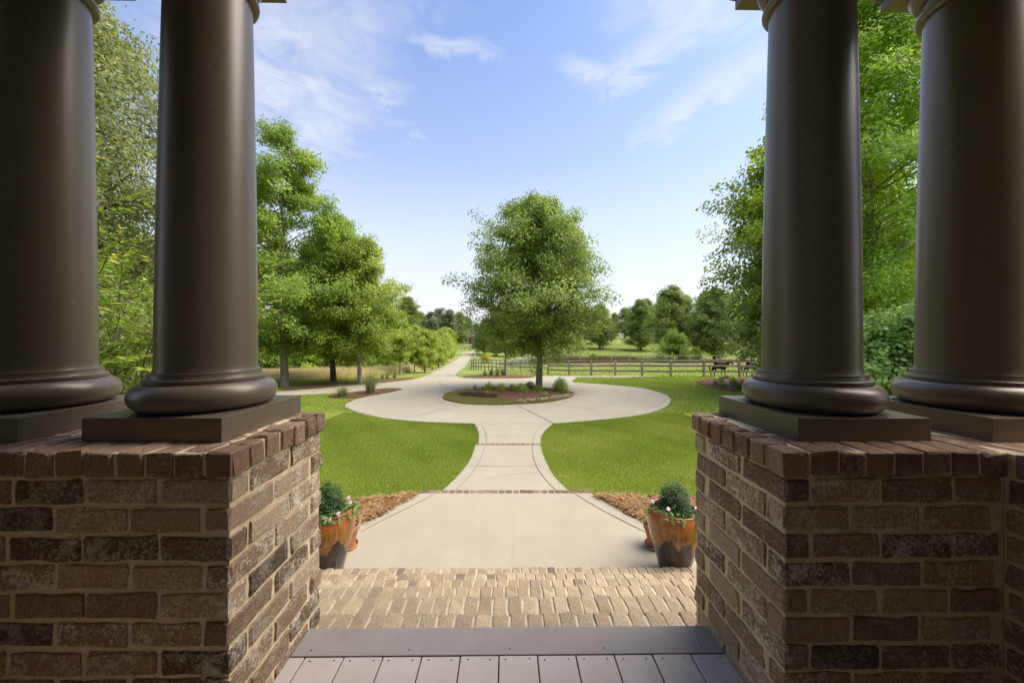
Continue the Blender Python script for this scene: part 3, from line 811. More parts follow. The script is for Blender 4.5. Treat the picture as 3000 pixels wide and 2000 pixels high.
# ================================================================== PORCH
PXL, PXR = -0.758, 0.778          # inner faces of the pier caps
PY0, PY1 = 1.0, 1.515
ZCAP = CAMZ - 0.3275
CO = 0.0794
_bc = {}
def brick_mesh(L, D, H, k, mat, rough=1.0):
    key = (round(L, 3), round(D, 3), round(H, 3), k, mat.name)
    if key in _bc: return _bc[key]
    rr = np.random.default_rng(hash(key[:4]) % 99991)
    e = 0.0045
    st = [(-L / 2, e * 1.2), (-L / 2 + e, 0), (-L / 6, 0), (L / 6, 0), (L / 2 - e, 0), (L / 2, e * 1.2)]
    V = []
    for x, ins in st:
        a, b = D / 2 - ins, H / 2 - ins
        ring = [(-a + e, -b), (a - e, -b), (a, -b + e), (a, b - e), (a - e, b), (-a + e, b), (-a, b - e), (-a, -b + e)]
        jx = rr.normal(0, .0022 * rough)
        for y, z in ring:
            V.append((x + jx + rr.normal(0, .0016 * rough), y + rr.normal(0, .0011 * rough), z + rr.normal(0, .0024 * rough)))
    F = []
    for i in range(len(st) - 1):
        for j in range(8):
            F.append((i * 8 + j, i * 8 + (j + 1) % 8, (i + 1) * 8 + (j + 1) % 8, (i + 1) * 8 + j))
    F.append(tuple(range(8))[::-1]); F.append(tuple((len(st) - 1) * 8 + j for j in range(8)))
    me = pmesh('brick', V, [f[::-1] for f in F], mat)
    bm = bmesh.new(); bm.from_mesh(me); bmesh.ops.recalc_face_normals(bm, faces=bm.faces); bm.to_mesh(me); bm.free()
    _bc[key] = me
    return me
def brick(parent, x, y, z, L, D, H, along='x', mat=None, rough=1.0, jit=0.002):
    """centre x,y,z; L along the given axis"""
    me = brick_mesh(L, D, H, random.randrange(6), mat or M_BRICK, rough)
    rz = 0 if along == 'x' else PI / 2
    if random.random() < .5: rz += PI
    g = lambda s: random.gauss(0, s)
    return mobj('brick', me, parent, (x + g(jit * .6), y + g(jit * .6), z + g(jit * .5)), (g(.008), g(.008), rz + g(.008)))

BL, BH, BD, MJ = 0.1905, 0.066, 0.070, 0.013
def run(parent, s0, s1, fixed, z, axis, first, mat=None):
    """a course of stretchers along axis from s0 to s1 (s1 may be < s0); fixed = the other coordinate"""
    d = 1 if s1 > s0 else -1
    s = s0; L = first
    while (s1 - s) * d > 0.03:
        l = min(L, abs(s1 - s))
        c = s + d * l / 2
        if axis == 'x': brick(parent, c, fixed, z, l, BD, BH, 'x', mat)
        else: brick(parent, fixed, c, z, l, BD, BH, 'y', mat)
        s += d * (l + MJ); L = BL + random.gauss(0, .004)
def core(parent, x0, x1, y0, y1, z0, z1, n=0.035):
    """rough mortar body: a gridded box with small random relief"""
    mbx = MB()
    def face(o, u, v, nu, nv, nrm_):
        V = []; F = []
        for i in range(nu + 1):
            for j in range(nv + 1):
                q = np.array(o) + np.array(u) * i / nu + np.array(v) * j / nv
                if 0 < i < nu and 0 < j < nv: q = q + np.array(nrm_) * min(.0012, max(-.003, random.gauss(0, .0014)))
                V.append(q)
        for i in range(nu):
            for j in range(nv):
                a = i * (nv + 1) + j; F.append((a, a + nv + 1, a + nv + 2, a + 1))
        mbx.add(V, F)
    X, Y, Zh = x1 - x0, y1 - y0, z1 - z0
    k = lambda l: max(1, int(l / n))
    face((x0, y0, z0), (X, 0, 0), (0, 0, Zh), k(X), k(Zh), (0, -1, 0))
    face((x0, y1, z0), (0, 0, Zh), (X, 0, 0), k(Zh), k(X), (0, 1, 0))
    face((x0, y0, z0), (0, 0, Zh), (0, Y, 0), k(Zh), k(Y), (-1, 0, 0))
    face((x1, y0, z0), (0, Y, 0), (0, 0, Zh), k(Y), k(Zh), (1, 0, 0))
    face((x0, y0, z1), (X, 0, 0), (0, Y, 0), k(X), k(Y), (0, 0, 1))
    o = mbx.build('mortar', M_MORTAR, parent)
    return o

def pier(s, label):
    """corner pier, s = -1 left / +1 right: one leg beside the steps, one leg back towards the house"""
    xi = (PXR if s > 0 else -PXL)                 # inner cap face
    root = empty('brick_pier', (s * (xi + .5), (PY0 + PY1) / 2, -1.12))
    tag(root, label, 'pier', 'brick porch piers')
    P = root
    ofs = Vector(root.location)
    class Sub: pass
    ov = 0.012
    wi = xi + ov                                   # inner wall face
    y0, y1 = PY0 + ov, PY1 - ov
    xr = 1.425 if s > 0 else 1.450                 # face of the return leg
    xo = 2.05                                      # outer face
    yb = 0.50                                      # return leg's near end
    rec = 0.0060
    cores = [core(P, min(s * (wi + rec), s * xo), max(s * (wi + rec), s * xo), y0 + rec, y1 - rec, -1.12, ZCAP - .012),
             core(P, min(s * (xr + rec), s * xo), max(s * (xr + rec), s * xo), yb + rec, y0 + rec - .002, -1.12, ZCAP - .012)]
    zt = ZCAP - 0.070 - 0.011
    for k in range(12):
        z = zt - CO * k - BH / 2
        ev = (k % 2 == 0) if s > 0 else (k % 2 == 1)
        # ev: inner-face stretcher owns the corner, its end shows as a header in front
        if z > -0.06:
            if ev: run(P, s * (wi + BD + MJ), s * (xr - .004), y0 + BD / 2, z, 'x', BL)
            else: run(P, s * wi, s * (xr - .004), y0 + BD / 2, z, 'x', BL)
            run(P, y0 - .004, yb, s * (xr + BD / 2), z, 'y', BL if ev else BL * .55)
        if ev:
            run(P, y0, y1 - BD - MJ, s * (wi + BD / 2), z, 'y', BL)
            brick(P, s * (wi + BL / 2), y1 - BD / 2, z, BL, BD, BH, 'x')
        else:
            run(P, y0 + BD + MJ, y1, s * (wi + BD / 2), z, 'y', BL)
    cm = MB()
    cm.box(min(s * (xi + .007), s * xo), max(s * (xi + .007), s * xo), PY0 + .007, PY1 - .007, ZCAP - .066, ZCAP - .005)
    cm.box(min(s * (xr + .0), s * xo), max(s * (xr + .0), s * xo), yb, PY0 + .0065, ZCAP - .0655, ZCAP - .0055)
    cm.build('cap_mortar', M_MORTAR, P)
    # cap: bricks on edge, heads showing
    zc = ZCAP - .035
    pitch = 0.0815; hw = 0.0715
    brick(P, s * (xi + .036), PY0 + .036, zc, .072, .072, .070, 'x', M_CAPBRICK, .85, .001)
    n = 0; x = xi + .036 + pitch
    while x < xr + 0.02:
        brick(P, s * x, PY0 + .095, zc + random.gauss(0, .0012), .190, hw, .070, 'y', M_CAPBRICK, .85)
        brick(P, s * x, PY0 + .30, zc - .003, .190, hw, .068, 'y', M_CAPBRICK, .85)
        brick(P, s * x, PY0 + .43, zc - .003, .06, hw, .068, 'y', M_CAPBRICK, .85)
        x += pitch
    xe = x
    py = (PY1 - PY0 - .072) / 6
    for k in range(1, 7):
        brick(P, s * (xi + .036), PY0 + .036 + py * k, zc + random.gauss(0, .0012), .072, py - .0095, .070, 'x', M_CAPBRICK, .85)
    y = PY1 - .036
    x = xi + .036 + pitch
    while x < xo:
        brick(P, s * x, y, zc, .072, hw, .070, 'y', M_CAPBRICK, .85); x += pitch
    while xe < xo:
        brick(P, s * xe, PY0 + .20, zc - .003, .38, hw, .068, 'y', M_CAPBRICK, .85); xe += pitch
    y = PY0 - .05
    while y > yb:
        brick(P, s * (xr + .083), y, zc + random.gauss(0, .0012), .190, hw, .070, 'x', M_CAPBRICK, .85)
        brick(P, s * (xr + .29), y, zc - .003, .190, hw, .068, 'x', M_CAPBRICK, .85)
        brick(P, s * (xr + .49), y, zc - .003, .190, hw, .068, 'x', M_CAPBRICK, .85)
        y -= pitch
    inv = Matrix.Translation(-ofs)
    for c in P.children:
        c.location = Vector(c.location) - ofs
    return root
pier(-1, 'brown brick corner pier left of the porch steps')
pier(1, 'brown brick corner pier right of the porch steps')

# --- columns
PW, PH = 0.4184, 0.0717
def column(x, y, label):
    root = tag(empty('porch_column', (x, y, ZCAP)), label, 'column', 'dark bronze porch columns')
    h = PW / 2
    b = MB(); b.box(-h, h, -h, h, -0.004, PH, 0.0022); b.build('plinth', M_PAINT, root)
    z = PH
    prof = []
    tr, hh = 0.046, 0.046
    prof.append((0.10, z)); prof.append((0.165, z))
    for k in range(15):
        a = -PI / 2 + PI * k / 14
        prof.append((0.163 + tr * math.cos(a) * 0.98, z + hh + hh * math.sin(a)))
    z2 = z + 2 * hh
    prof += [(0.173, z2 + .001), (0.173, z2 + .012), (0.171, z2 + .0135), (0.162, z2 + .014), (0.1595, z2 + .020), (0.158, z2 + .026), (0.158, z2 + .033), (0.150, z2 + .0335)]
    b = MB(); b.lathe(prof, 64); o = b.build('base_moulding', M_PAINT, root); smooth_by_angle(o, 40)
    zb, zt = z2 + .030, 2.365 - ZCAP
    pr = [(0.1505, zb), (0.1475, zb + .006), (0.1455, zb + .016), (0.1446, zb + .03)]
    for k in range(1, 25):
        t_ = k / 24
        r = 0.1446 - (0.1446 - 0.1245) * (t_ ** 1.45)
        pr.append((r, zb + .03 + (zt - zb - .03) * t_))
    b = MB(); b.lathe(pr, 64); o = b.build('shaft', M_PAINT, root, True)
    za = zt - .002
    pr = [(0.1215, za)]
    for k in range(11):
        a = -PI / 2 + PI * k / 10
        pr.append((0.130 + 0.0165 * math.cos(a), za + .017 + .017 * math.sin(a)))
    pr += [(0.127, za + .035), (0.127, za + .044), (0.122, za + .045)]
    b = MB(); b.lathe(pr, 64); o = b.build('neck_ring', M_PAINT, root); smooth_by_angle(o, 40)
    zn = za + .040
    zab = 2.496 - ZCAP
    pr = [(0.1235, zn), (0.1235, zn + .030), (0.134, zn + .031), (0.134, zn + .040)]
    for k in range(8):
        a = PI / 2 * k / 7
        pr.append((0.136 + 0.030 * math.sin(a), zn + .041 + (zab - zn - .041) * (1 - math.cos(a))))
    b = MB(); b.lathe(pr, 64); o = b.build('capital', M_PAINT, root); smooth_by_angle(o, 40)
    b = MB(); q = .170; b.box(-q, q, -q, q, zab - .001, zab + .042, .0015)
    b.box(-q - .008, q + .008, -q - .008, q + .008, zab + .0425, zab + .052, .002); b.box(-q - .016, q + .016, -q - .016, q + .016, zab + .0525, zab + .066, .003)
    b.build('abacus', M_PAINT, root)
column(-1.073, 1.310, 'bronze column beside the opening on the left pier')
column(1.110, 1.310, 'bronze column beside the opening on the right pier')
column(-1.680, 1.310, 'bronze column cut by the left edge of the picture')
column(1.721, 1.310, 'bronze column cut by the right edge of the picture')
column(-1.712, 0.790, 'bronze column at the near end of the left pier')
column(1.736, 0.805, 'bronze column at the near end of the right pier')

# --- beam, ceiling, roof and house wall: they shade the porch
M_CEIL = m_plain('porch_ceiling_paint', (0.36, 0.315, 0.245), 0.7, 0.08, 4, 0.05)
zb = 2.565
roofz = lambda x: 5.35 - 0.72 * abs(x)
curve = [(-2.0, zb), (-1.4, zb), (-0.93, zb)] + [(-0.93 * math.cos(PI * k / 16), zb + .12 + 1.45 * math.sin(PI * k / 16)) for k in range(17)] + [(0.93, zb), (1.4, zb), (2.0, zb)]
b = MB(); n = len(curve)
V = [(x, y, z) for y in (1.15, 1.47) for x, z in curve] + [(x, y, roofz(x)) for y in (1.15, 1.47) for x, z in curve]
F = []
for i in range(n - 1):
    F += [(i, i + 1, 2 * n + i + 1, 2 * n + i), (n + i + 1, n + i, 3 * n + i, 3 * n + i + 1), (i + 1, i, n + i, n + i + 1)]
F += [(0, 2 * n, 3 * n, n), (n - 1, 2 * n - 1, 4 * n - 1, 3 * n - 1)]
b.add(V, F); tag(b.build('porch_arch', M_CEIL), kind='structure')
b = MB(); b.box(-1.87, -1.54, -0.95, 1.149, zb, 2.93); b.box(1.56, 1.89, -0.95, 1.149, zb, 2.93); tag(b.build('porch_beam', M_PAINT), kind='structure')
b = MB(); cv = [(-1.7 * math.cos(PI * k / 18), 2.93 + 1.15 * math.sin(PI * k / 18)) for k in range(19)]
b.add([(x, y, z) for y in (-0.95, 1.149) for x, z in cv], [(i, i + 1, 19 + i + 1, 19 + i) for i in range(18)])
tag(b.build('porch_ceiling', M_CEIL), kind='structure')
b = MB(); b.add([(x, y, roofz(x) + .05 + t_) for t_ in (0, .1) for y in (-1.0, 1.62) for x in (-2.4, 0, 2.4)],
                [(0, 1, 4, 3), (1, 2, 5, 4), (7, 6, 9, 10), (8, 7, 10, 11), (0, 6, 7, 1), (1, 7, 8, 2), (4, 10, 9, 3), (5, 11, 10, 4), (3, 9, 6, 0), (2, 8, 11, 5)])
tag(b.build('porch_roof', M_DARK), kind='structure')
M_HWALL = m_plain('limewashed_wall', (0.48, 0.42, 0.33), 0.9, 0.12, 4, 0.2)
b = MB(); b.box(-9, 9, -1.6, -0.95, -1.2, 6.2); tag(b.build('wall_house', M_HWALL), kind='structure')

b = MB(); b.box(-2.3, -2.06, -0.949, 0.60, -1.2, 4.6); b.box(2.06, 2.3, -0.949, 0.60, -1.2, 4.6); tag(b.build('wall_added_sides', M_HWALL), kind='structure')  # unseen side walls, added to keep daylight off the pier fronts
# --- deck
deck = empty('porch_deck', (0, 0.3, 0))
tag(deck, 'grey composite board deck of the porch in front of the steps', 'deck')
_scr = MB(); _scr.lathe([(0.0001, 0.0006), (0.0030, 0.0006), (0.0034, -0.002)], 8)
SCREW = pmesh('screw', _scr.v, _scr.f, M_SCREW)
BP = 0.1378
for k in range(-11, 12):
    xa = -.0257 + BP * k + .0022; xb = xa + BP - .0044
    ye = 1.2885 if (xa > PXL - .03 and xb < PXR + .03) else 1.006
    if xa < PXL - .03 < xb - .03 or xa + .03 < PXR + .03 < xb: ye = 1.2885
    if xb > PXR + .012 and xa < PXR + .012: xb = min(xb, PXR + .012) if ye > 1.1 else xb
    if xa < PXL - .012 and xb > PXL - .012: xa = max(xa, PXL - .012) if ye > 1.1 else xa
    cx = (xa + xb) / 2
    b = MB(); b.box(xa - cx, xb - cx, -0.95 - .3, ye - .3, -.026, 0, .003)
    o = b.build('deck_board', M_DECK, deck, loc=(cx, 0, random.gauss(0, .0004)))
    if ye > 1.1 and xb - xa > .08:
        for sx in (xa + .025, xb - .028):
            mobj('screw', SCREW, o, (sx - cx + random.gauss(0, .002), ye - .3 - .0145 + random.gauss(0, .0015), 0.0))
b = MB(); b.box(PXL - .012, PXR + .012, 1.293 - .3, 1.416 - .3, -.026, .0005, .0035)
o = b.build('border_board', M_DECK_BORDER, deck)
for px_ in (918, 1202, 1497, 1774, 2062):
    q = (px_ - 1486) / FPX * 1.315
    if PXL < q < PXR: mobj('screw', SCREW, o, (q, 1.3165 - .3, 0.0006))
b = MB(); b.box(-1.6, 1.6, -0.95 - .3, 1.38 - .3, -.20, -.03); b.build('frame', M_DARK, deck)

# --- brick steps
steps = tag(empty('porch_steps', (0, 2.3, -1.12)), 'six tan brick steps leading down from the porch to the walk', 'steps')
edges_y = [1.693, 2.021, 2.333, 2.635, 2.940, STEP_END]
RIS = 0.160
sw = 1.86
prev = 1.36
sc = MB()
for i, ye in enumerate(edges_y):
    zt_ = -RIS * (i + 1)
    sc.box(-sw, sw, prev - .0, ye - .012, -1.2 - .002 * i, zt_ - .007)
    nose = 0.016
    L = min(0.192, ye - prev + .10)
    x = -sw + random.uniform(0, .06)
    L2 = ye - prev - .192 - MJ
    while x < sw:
        wv = 0.0685 + random.gauss(0, .0022)
        zj = zt_ - .033 + random.gauss(0, .0011)
        me = brick_mesh(.195, round(wv, 3) if False else .0685, .066, random.randrange(8), M_TREAD, 1.25)
        o = mobj('brick', me, steps, (x + wv / 2 - 0, ye - .0975 - 2.3 + random.gauss(0, .004), zj + 1.12),
                 (random.gauss(0, .007), random.gauss(0, .007), PI / 2 + random.gauss(0, .013) + (PI if random.random() < .5 else 0)))
        x += wv + random.uniform(.008, .014)
    prev = ye - .006
o = sc.build('mortar', M_STEPMORTAR, steps, loc=(0, -2.3, 1.12))

# --- brick bands across the walk
for (A, B), nm, n in ((BAND1, 'brick band across the walk nearer the steps', 24), (BAND2, 'brick band across the walk nearer the turning circle', 22)):
    A = Vector(A); B = Vector(B)
    c = (A + B) / 2
    root = tag(empty('brick_band', (c.x, c.y, tz(c.x, c.y))), nm, 'brick band', kind='structure')
    d = (B - A); n = max(8, int(d.length / 0.102)); ang = math.atan2(d.y, d.x)
    pit = d.length / n
    for k in range(n):
        p = A + d * ((k + .5) / n) - c
        me = brick_mesh(pit - .011, .095, .06, random.randrange(5), M_PAVER, 1.2)
        mobj('brick', me, root, (p.x, p.y, tz(p.x + c.x, p.y + c.y) - tz(c.x, c.y) - .003 + random.gauss(0, .001)), (0, 0, ang + random.gauss(0, .01)))
ORD = 'first second third fourth fifth sixth seventh eighth ninth tenth eleventh twelfth thirteenth fourteenth fifteenth sixteenth seventeenth eighteenth nineteenth twentieth twenty-first twenty-second'.split()
# ================================================================== FOLIAGE
def rot_frames(N, rg, up_bias=0.6, out=None, out_bias=0.5):
    n = rg.normal(0, 1, (N, 3))
    n /= np.linalg.norm(n, axis=1)[:, None] + 1e-9
    n[:, 2] = np.abs(n[:, 2])
    n = n * (1 - up_bias * .5) + np.array([0, 0, up_bias])
    if out is not None: n = n + out * out_bias
    n /= np.linalg.norm(n, axis=1)[:, None] + 1e-9
    a = rg.normal(0, 1, (N, 3))
    a -= n * (a * n).sum(1)[:, None]
    a /= np.linalg.norm(a, axis=1)[:, None] + 1e-9
    return n, a, np.cross(n, a)
def leaves(C, size, rg, up_bias=0.6, out=None, aspect=0.5, droop=0.0, shape=4, out_bias=.5):
    """C (N,3) leaf bases -> vertices, faces. kite leaves (4 verts) or longer 6-vert leaves"""
    N = len(C)
    n, a, b = rot_frames(N, rg, up_bias, out, out_bias)
    if droop:
        a = a + np.array([0, 0, -droop]); a /= np.linalg.norm(a, axis=1)[:, None]
        b = np.cross(n, a); b /= np.linalg.norm(b, axis=1)[:, None] + 1e-9
    s = (size * rg.uniform(.65, 1.25, N))[:, None]
    if shape == 4:
        P = [C, C + a * s * .5 + b * s * aspect * .5 - n * s * .05, C + a * s, C + a * s * .5 - b * s * aspect * .5 - n * s * .05]
        F = np.arange(N * 4).reshape(N, 4)
    else:
        P = [C, C + a * s * .3 + b * s * aspect * .48 + n * s * .05, C + a * s * .68 + b * s * aspect * .4 + n * s * .02, C + a * s - n * s * .10,
             C + a * s * .68 - b * s * aspect * .4 + n * s * .02, C + a * s * .3 - b * s * aspect * .48 + n * s * .05]
        I = np.arange(N * 6).reshape(N, 6)
        F = np.concatenate([I[:, [0, 1, 2, 3]], I[:, [0, 3, 4, 5]]], 0)
    V = np.stack(P, 1).reshape(-1, 3)
    return V, F
def prof_interp(prof, t):
    return float(np.interp(t, [p[0] for p in prof], [p[1] for p in prof]))
def tree_meshes(H, prof, seed, n_prim=46, n_sub=6, n_leaf=24000, leaf=0.14, clump=0.30, trunk_r=0.15, lmat=None, bmat=None, lean=(0, 0), up=0.35,
                aspect=0.5, droop=0.0, patch=0.25, hollow=0.35, sky_gap=0.1, fork=None, flat=0.7, outb=.75, upb=.3):
    rg = np.random.default_rng(seed)
    t0 = prof[0][0]
    mb = MB()
    npt = 9
    tp = []
    wob = rg.normal(0, .012 * H, (npt, 2)); wob[0] = 0
    wob = np.cumsum(wob, 0) * .35
    for i in range(npt):
        t = i / (npt - 1)
        tp.append(np.array([lean[0] * t * H + wob[i, 0], lean[1] * t * H + wob[i, 1], t * H * .95]))
    rad = [trunk_r * (1.45 if i == 0 else (1.0 - .93 * (i / (npt - 1)) ** .9)) for i in range(npt)]
    tp.insert(1, tp[0] * .96 + tp[1] * .04 + np.array([0, 0, .1])); rad.insert(1, trunk_r * 1.12)
    mb.tube([tuple(p) for p in tp], rad, 9)
    def trunk_at(t):
        z = t * H * .95
        zs = [p[2] for p in tp]
        return np.array([np.interp(z, zs, [p[0] for p in tp]), np.interp(z, zs, [p[1] for p in tp]), z])
    ph = rg.uniform(0, 6.28, 6)
    def asym(a, t):
        return 1 + patch * (.5 * math.sin(a * 2 + ph[0] + t * 5) + .35 * math.sin(a * 3 + ph[1] - t * 9) + .35 * math.sin(a * 5 + ph[2] + t * 14))
    cl_c = []; cl_s = []; cl_v = []
    for i in range(n_prim):
        t = t0 + (0.985 - t0) * ((i + rg.uniform(0, 1)) / n_prim) ** .92
        if rg.uniform() < sky_gap: continue
        a = i * 2.39996 + rg.normal(0, .35)
        r = prof_interp(prof, t) * rg.uniform(.78, 1.06) * asym(a, t)
        if r < .12: r = .12
        ts = max(t0 * .75, t - up * r / H * rg.uniform(.6, 1.3))
        s0 = trunk_at(ts); e = trunk_at(min(t, .99)) + np.array([math.cos(a) * r, math.sin(a) * r, -droop * r * .4 + rg.normal(0, .03 * H * .3)])
        mid = s0 * .5 + e * .5 + np.array([0, 0, .10 * r]) + rg.normal(0, .05 * r, 3)
        q1 = s0 * .75 + mid * .25 + rg.normal(0, .02 * r, 3)
        pts = [s0, (s0 + mid) / 2 + np.array([0, 0, .03 * r]), mid, (mid + e) / 2 + np.array([0, 0, .04 * r]) + rg.normal(0, .03 * r, 3), e]
        br = max(.012, trunk_r * .42 * (1 - t * .75) * min(1, r / (prof_interp(prof, .5) + .01)))
        mb.tube([tuple(p) for p in pts], [br, br * .8, br * .6, br * .4, br * .18], 5, False)
        P = np.array(pts)
        bv = rg.uniform(-.10, .12)
        for j in range(n_sub):
            f = hollow + (1.02 - hollow) * ((j + rg.uniform(.2, 1)) / n_sub)
            k = min(3, int(f * 4)); u = min(1.0, f * 4 - k)
            p = P[k] * (1 - u) + P[k + 1] * u
            d = rg.normal(0, 1, 3); d[2] = d[2] * .5 + .12 - droop * .4; d /= np.linalg.norm(d)
            ln = r * rg.uniform(.10, .34) + clump * .7
            q = p + d * ln
            mb.tube([tuple(p), tuple((p + q) / 2 + np.array([0, 0, .04 * ln])), tuple(q)], [br * .3, br * .2, br * .1], 3, False)
            for fr in (.55, 1.0):
                cl_c.append(p * (1 - fr) + q * fr); cl_s.append(clump * rg.uniform(.6, 1.25)); cl_v.append(bv + rg.normal(0, .15))
    C = np.array(cl_c); Sg = np.array(cl_s); Vv = np.array(cl_v)
    wts = Sg ** 1.6; wts /= wts.sum()
    pick = rg.choice(len(C), n_leaf, p=wts)
    off = rg.normal(0, 1, (n_leaf, 3)); off /= np.linalg.norm(off, axis=1)[:, None]
    off *= (rg.uniform(0, 1, n_leaf) ** .45)[:, None]
    off[:, 2] *= flat
    Lc = C[pick] + off * Sg[pick][:, None] * 1.25
    Lc[:, 2] = np.maximum(Lc[:, 2], .05)
    ctr = np.column_stack([np.interp(Lc[:, 2], [p[2] for p in tp], [p[0] for p in tp]), np.interp(Lc[:, 2], [p[2] for p in tp], [p[1] for p in tp])])
    outv = np.column_stack([Lc[:, 0] - ctr[:, 0], Lc[:, 1] - ctr[:, 1], np.zeros(n_leaf)])
    outv /= np.linalg.norm(outv, axis=1)[:, None] + 1e-6
    V, F = leaves(Lc, leaf, rg, upb, outv, aspect, droop, 4, outb)
    var = np.clip(.45 + Vv[pick] + rg.normal(0, .13, n_leaf), 0, 1)
    tm = pmesh('trunk', mb.v, mb.f, bmat or M_BARK, True)
    cm = amesh('crown', V, F, lmat or L_OAK, var)
    return tm, cm
def tree(name, label, x, y, meshes, group=None, rz=0.0, sc=1.0, sink=.06, cat='tree', z=None):
    root = empty(name, (x, y, (tz(x, y) if z is None else z) - sink), rz, sc)
    tag(root, label, cat, group)
    mobj('trunk', meshes[0], root); mobj('crown', meshes[1], root)
    return root

# --- the island oak
OAK = tree_meshes(10.0, [(.205, 1.2), (.25, 2.5), (.34, 3.4), (.45, 3.65), (.57, 3.4), (.72, 2.75), (.82, 2.05), (.92, 1.2), (1, .3)], 3, 104, 10, 125000, .125, .38, .165, L_OAK, M_BARK,
                  patch=.16, hollow=.18, sky_gap=.05, aspect=.56)
ox, oy = G(1579, 1139)
oak = tree('oak_tree', 'rounded oak tree standing in the middle of the turning circle', ox, oy, OAK, rz=.6, z=izz(ox, oy))

# --- trees left of the drive
x, y = G(926, 1133)
T1 = tree_meshes(13.9, [(.16, 1.6), (.22, 3.2), (.32, 3.6), (.45, 3.5), (.58, 3.3), (.70, 2.7), (.82, 2.1), (.92, 1.5), (1, .5)], 21, 84, 8, 76000, .145, .40, .19, L_ELM, M_BARK, patch=.40, hollow=.3, sky_gap=.20, droop=.15)
tree('lacebark_elm', 'tall airy elm rising beside the left column, trunk on the mulch strip', x - 1.6, y, T1, 'big trees along the side lane')
x, y = G(1028, 1120)
T2 = tree_meshes(10.4, [(.14, 1.4), (.20, 3.0), (.35, 3.5), (.50, 3.2), (.66, 2.6), (.8, 1.9), (.92, 1.1), (1, .3)], 22, 72, 9, 76000, .145, .42, .17, L_ELM, M_BARK_D, patch=.25, hollow=.25, sky_gap=.06)
tree('lacebark_elm', 'dark-trunked elm between two lighter trunks on the mulch strip', x - 1.3, y + .6, T2, 'big trees along the side lane')
x, y = G(1054, 1123)
T3 = tree_meshes(8.6, [(.20, .9), (.26, 1.9), (.38, 2.3), (.52, 2.25), (.66, 1.9), (.8, 1.4), (.92, .8), (1, .25)], 23, 62, 9, 56000, .14, .38, .13, L_MAPLE, M_BARK_P, lean=(.015, 0), patch=.25, hollow=.3, sky_gap=.10)
tree('maple_tree', 'bright green maple at the right end of the big trees, pale slim trunk', x, y, T3, 'big trees along the side lane')
# filling trees behind them
T4 = tree_meshes(11.5, [(.04, 1.8), (.12, 3.0), (.35, 3.4), (.55, 3.1), (.75, 2.3), (.9, 1.3), (1, .3)], 24, 56, 7, 34000, .21, .5, .16, L_DARK, M_BARK_D, patch=.25, hollow=.3, sky_gap=.05)
for i, (px, Y, sc, lb) in enumerate(((640, 29, 1.12, 'dark woodland tree hidden behind the left column'), (800, 34, 1.10, 'dark woodland tree behind the tall airy elm'),
                                     (905, 37, .98, 'dark woodland tree behind the dry grass, between elm trunks'), (1010, 41, .95, 'dark woodland tree behind the pale slim maple trunk'),
                                     (1110, 46, .92, 'dark woodland tree behind the slim roadside saplings'), (1190, 56, .95, 'dark woodland tree rising behind the row of round maples'))):
    d = ray(px, 1090); xx = d[0] / d[1] * Y
    tree('woodland_tree', lb, xx, Y, T4, 'woodland trees behind the dry grass', i * 1.3, sc)
# understory shrubs along the meadow
SH = tree_meshes(2.6, [(.02, .9), (.2, 1.5), (.5, 1.4), (.8, .9), (1, .3)], 31, 26, 5, 9000, .16, .34, .05, L_ELM, M_BARK_D, patch=.3, hollow=.1, sky_gap=0)
for i, (px, py, sc, lb) in enumerate(((700, 1102, 1.3, 'leafy bush at the wood edge just right of the left column'), (790, 1098, 1.1, 'leafy bush at the wood edge left of the thick elm trunk'), (880, 1096, 1.1, 'leafy bush at the wood edge, second from the column'),
                                  (965, 1092, 1.2, 'leafy bush at the wood edge behind the dark trunk'), (1045, 1090, 1.1, 'leafy bush at the wood edge behind the pale trunk'), (1120, 1087, 1.2, 'leafy bush at the wood edge below the roadside saplings'))):
    x, y = G(px, py); tree('understory_bush', lb, x, y, SH, 'bushes at the wood edge', i * 1.1, sc, cat='bush')
# two slim saplings and the row of round maples
SA = tree_meshes(5.0, [(.26, .5), (.35, 1.0), (.5, 1.25), (.7, 1.1), (.88, .6), (1, .15)], 41, 40, 6, 11000, .15, .27, .06, L_MAPLE, M_BARK, patch=.3, hollow=.25, sky_gap=.15)
for i, (zx, zy, sc, lb) in enumerate(((1388, 872, .98, 'slim sapling on the verge, nearest to the big trees'), (1512, 858, .92, 'slim sapling on the verge, next to the round maples'))):
    x, y = Z2(zx, zy); tree('sapling', lb, x, y, SA, 'saplings on the verge', i * 2.2, sc)
MA = tree_meshes(5.0, [(.16, .9), (.22, 1.35), (.38, 1.6), (.55, 1.55), (.72, 1.2), (.88, .7), (1, .2)], 42, 46, 7, 15000, .15, .29, .085, L_MAPLE, M_BARK, patch=.18, hollow=.25, sky_gap=.04)
for i, ((zx, zy), hp, lb) in enumerate((((1601, 855), 131, 'first round maple of the row beside the lane, nearest to the house'), ((1667, 830), 118, 'second round maple in the row beside the lane'),
                                       ((1718, 812), 112, 'third round maple in the row beside the lane'), ((1758, 790), 112, 'fourth round maple in the row beside the lane'), ((1795, 768), 105, 'last and farthest round maple in the row beside the lane'))):
    x, y = Z2(zx, zy); tree('maple_tree', lb, x, y, MA, 'round maples beside the lane', i * 1.7, hp * y / FPX / 5.0)

# --- far-left willow oak and near crape myrtle between the left columns
T5 = tree_meshes(12.2, [(.10, 1.5), (.2, 2.6), (.4, 3.2), (.55, 3.1), (.7, 2.6), (.85, 1.8), (.95, 1.1), (1, .4)], 51, 86, 9, 105000, .125, .42, .2, L_WILLOW, M_BARK_D, patch=.25, hollow=.25, aspect=.36, droop=.55, sky_gap=.06, flat=1.0)
tree('willow_oak', 'tall willow oak with drooping pale leaves between the two left columns', -11.2, 9.4, T5, rz=1.0)
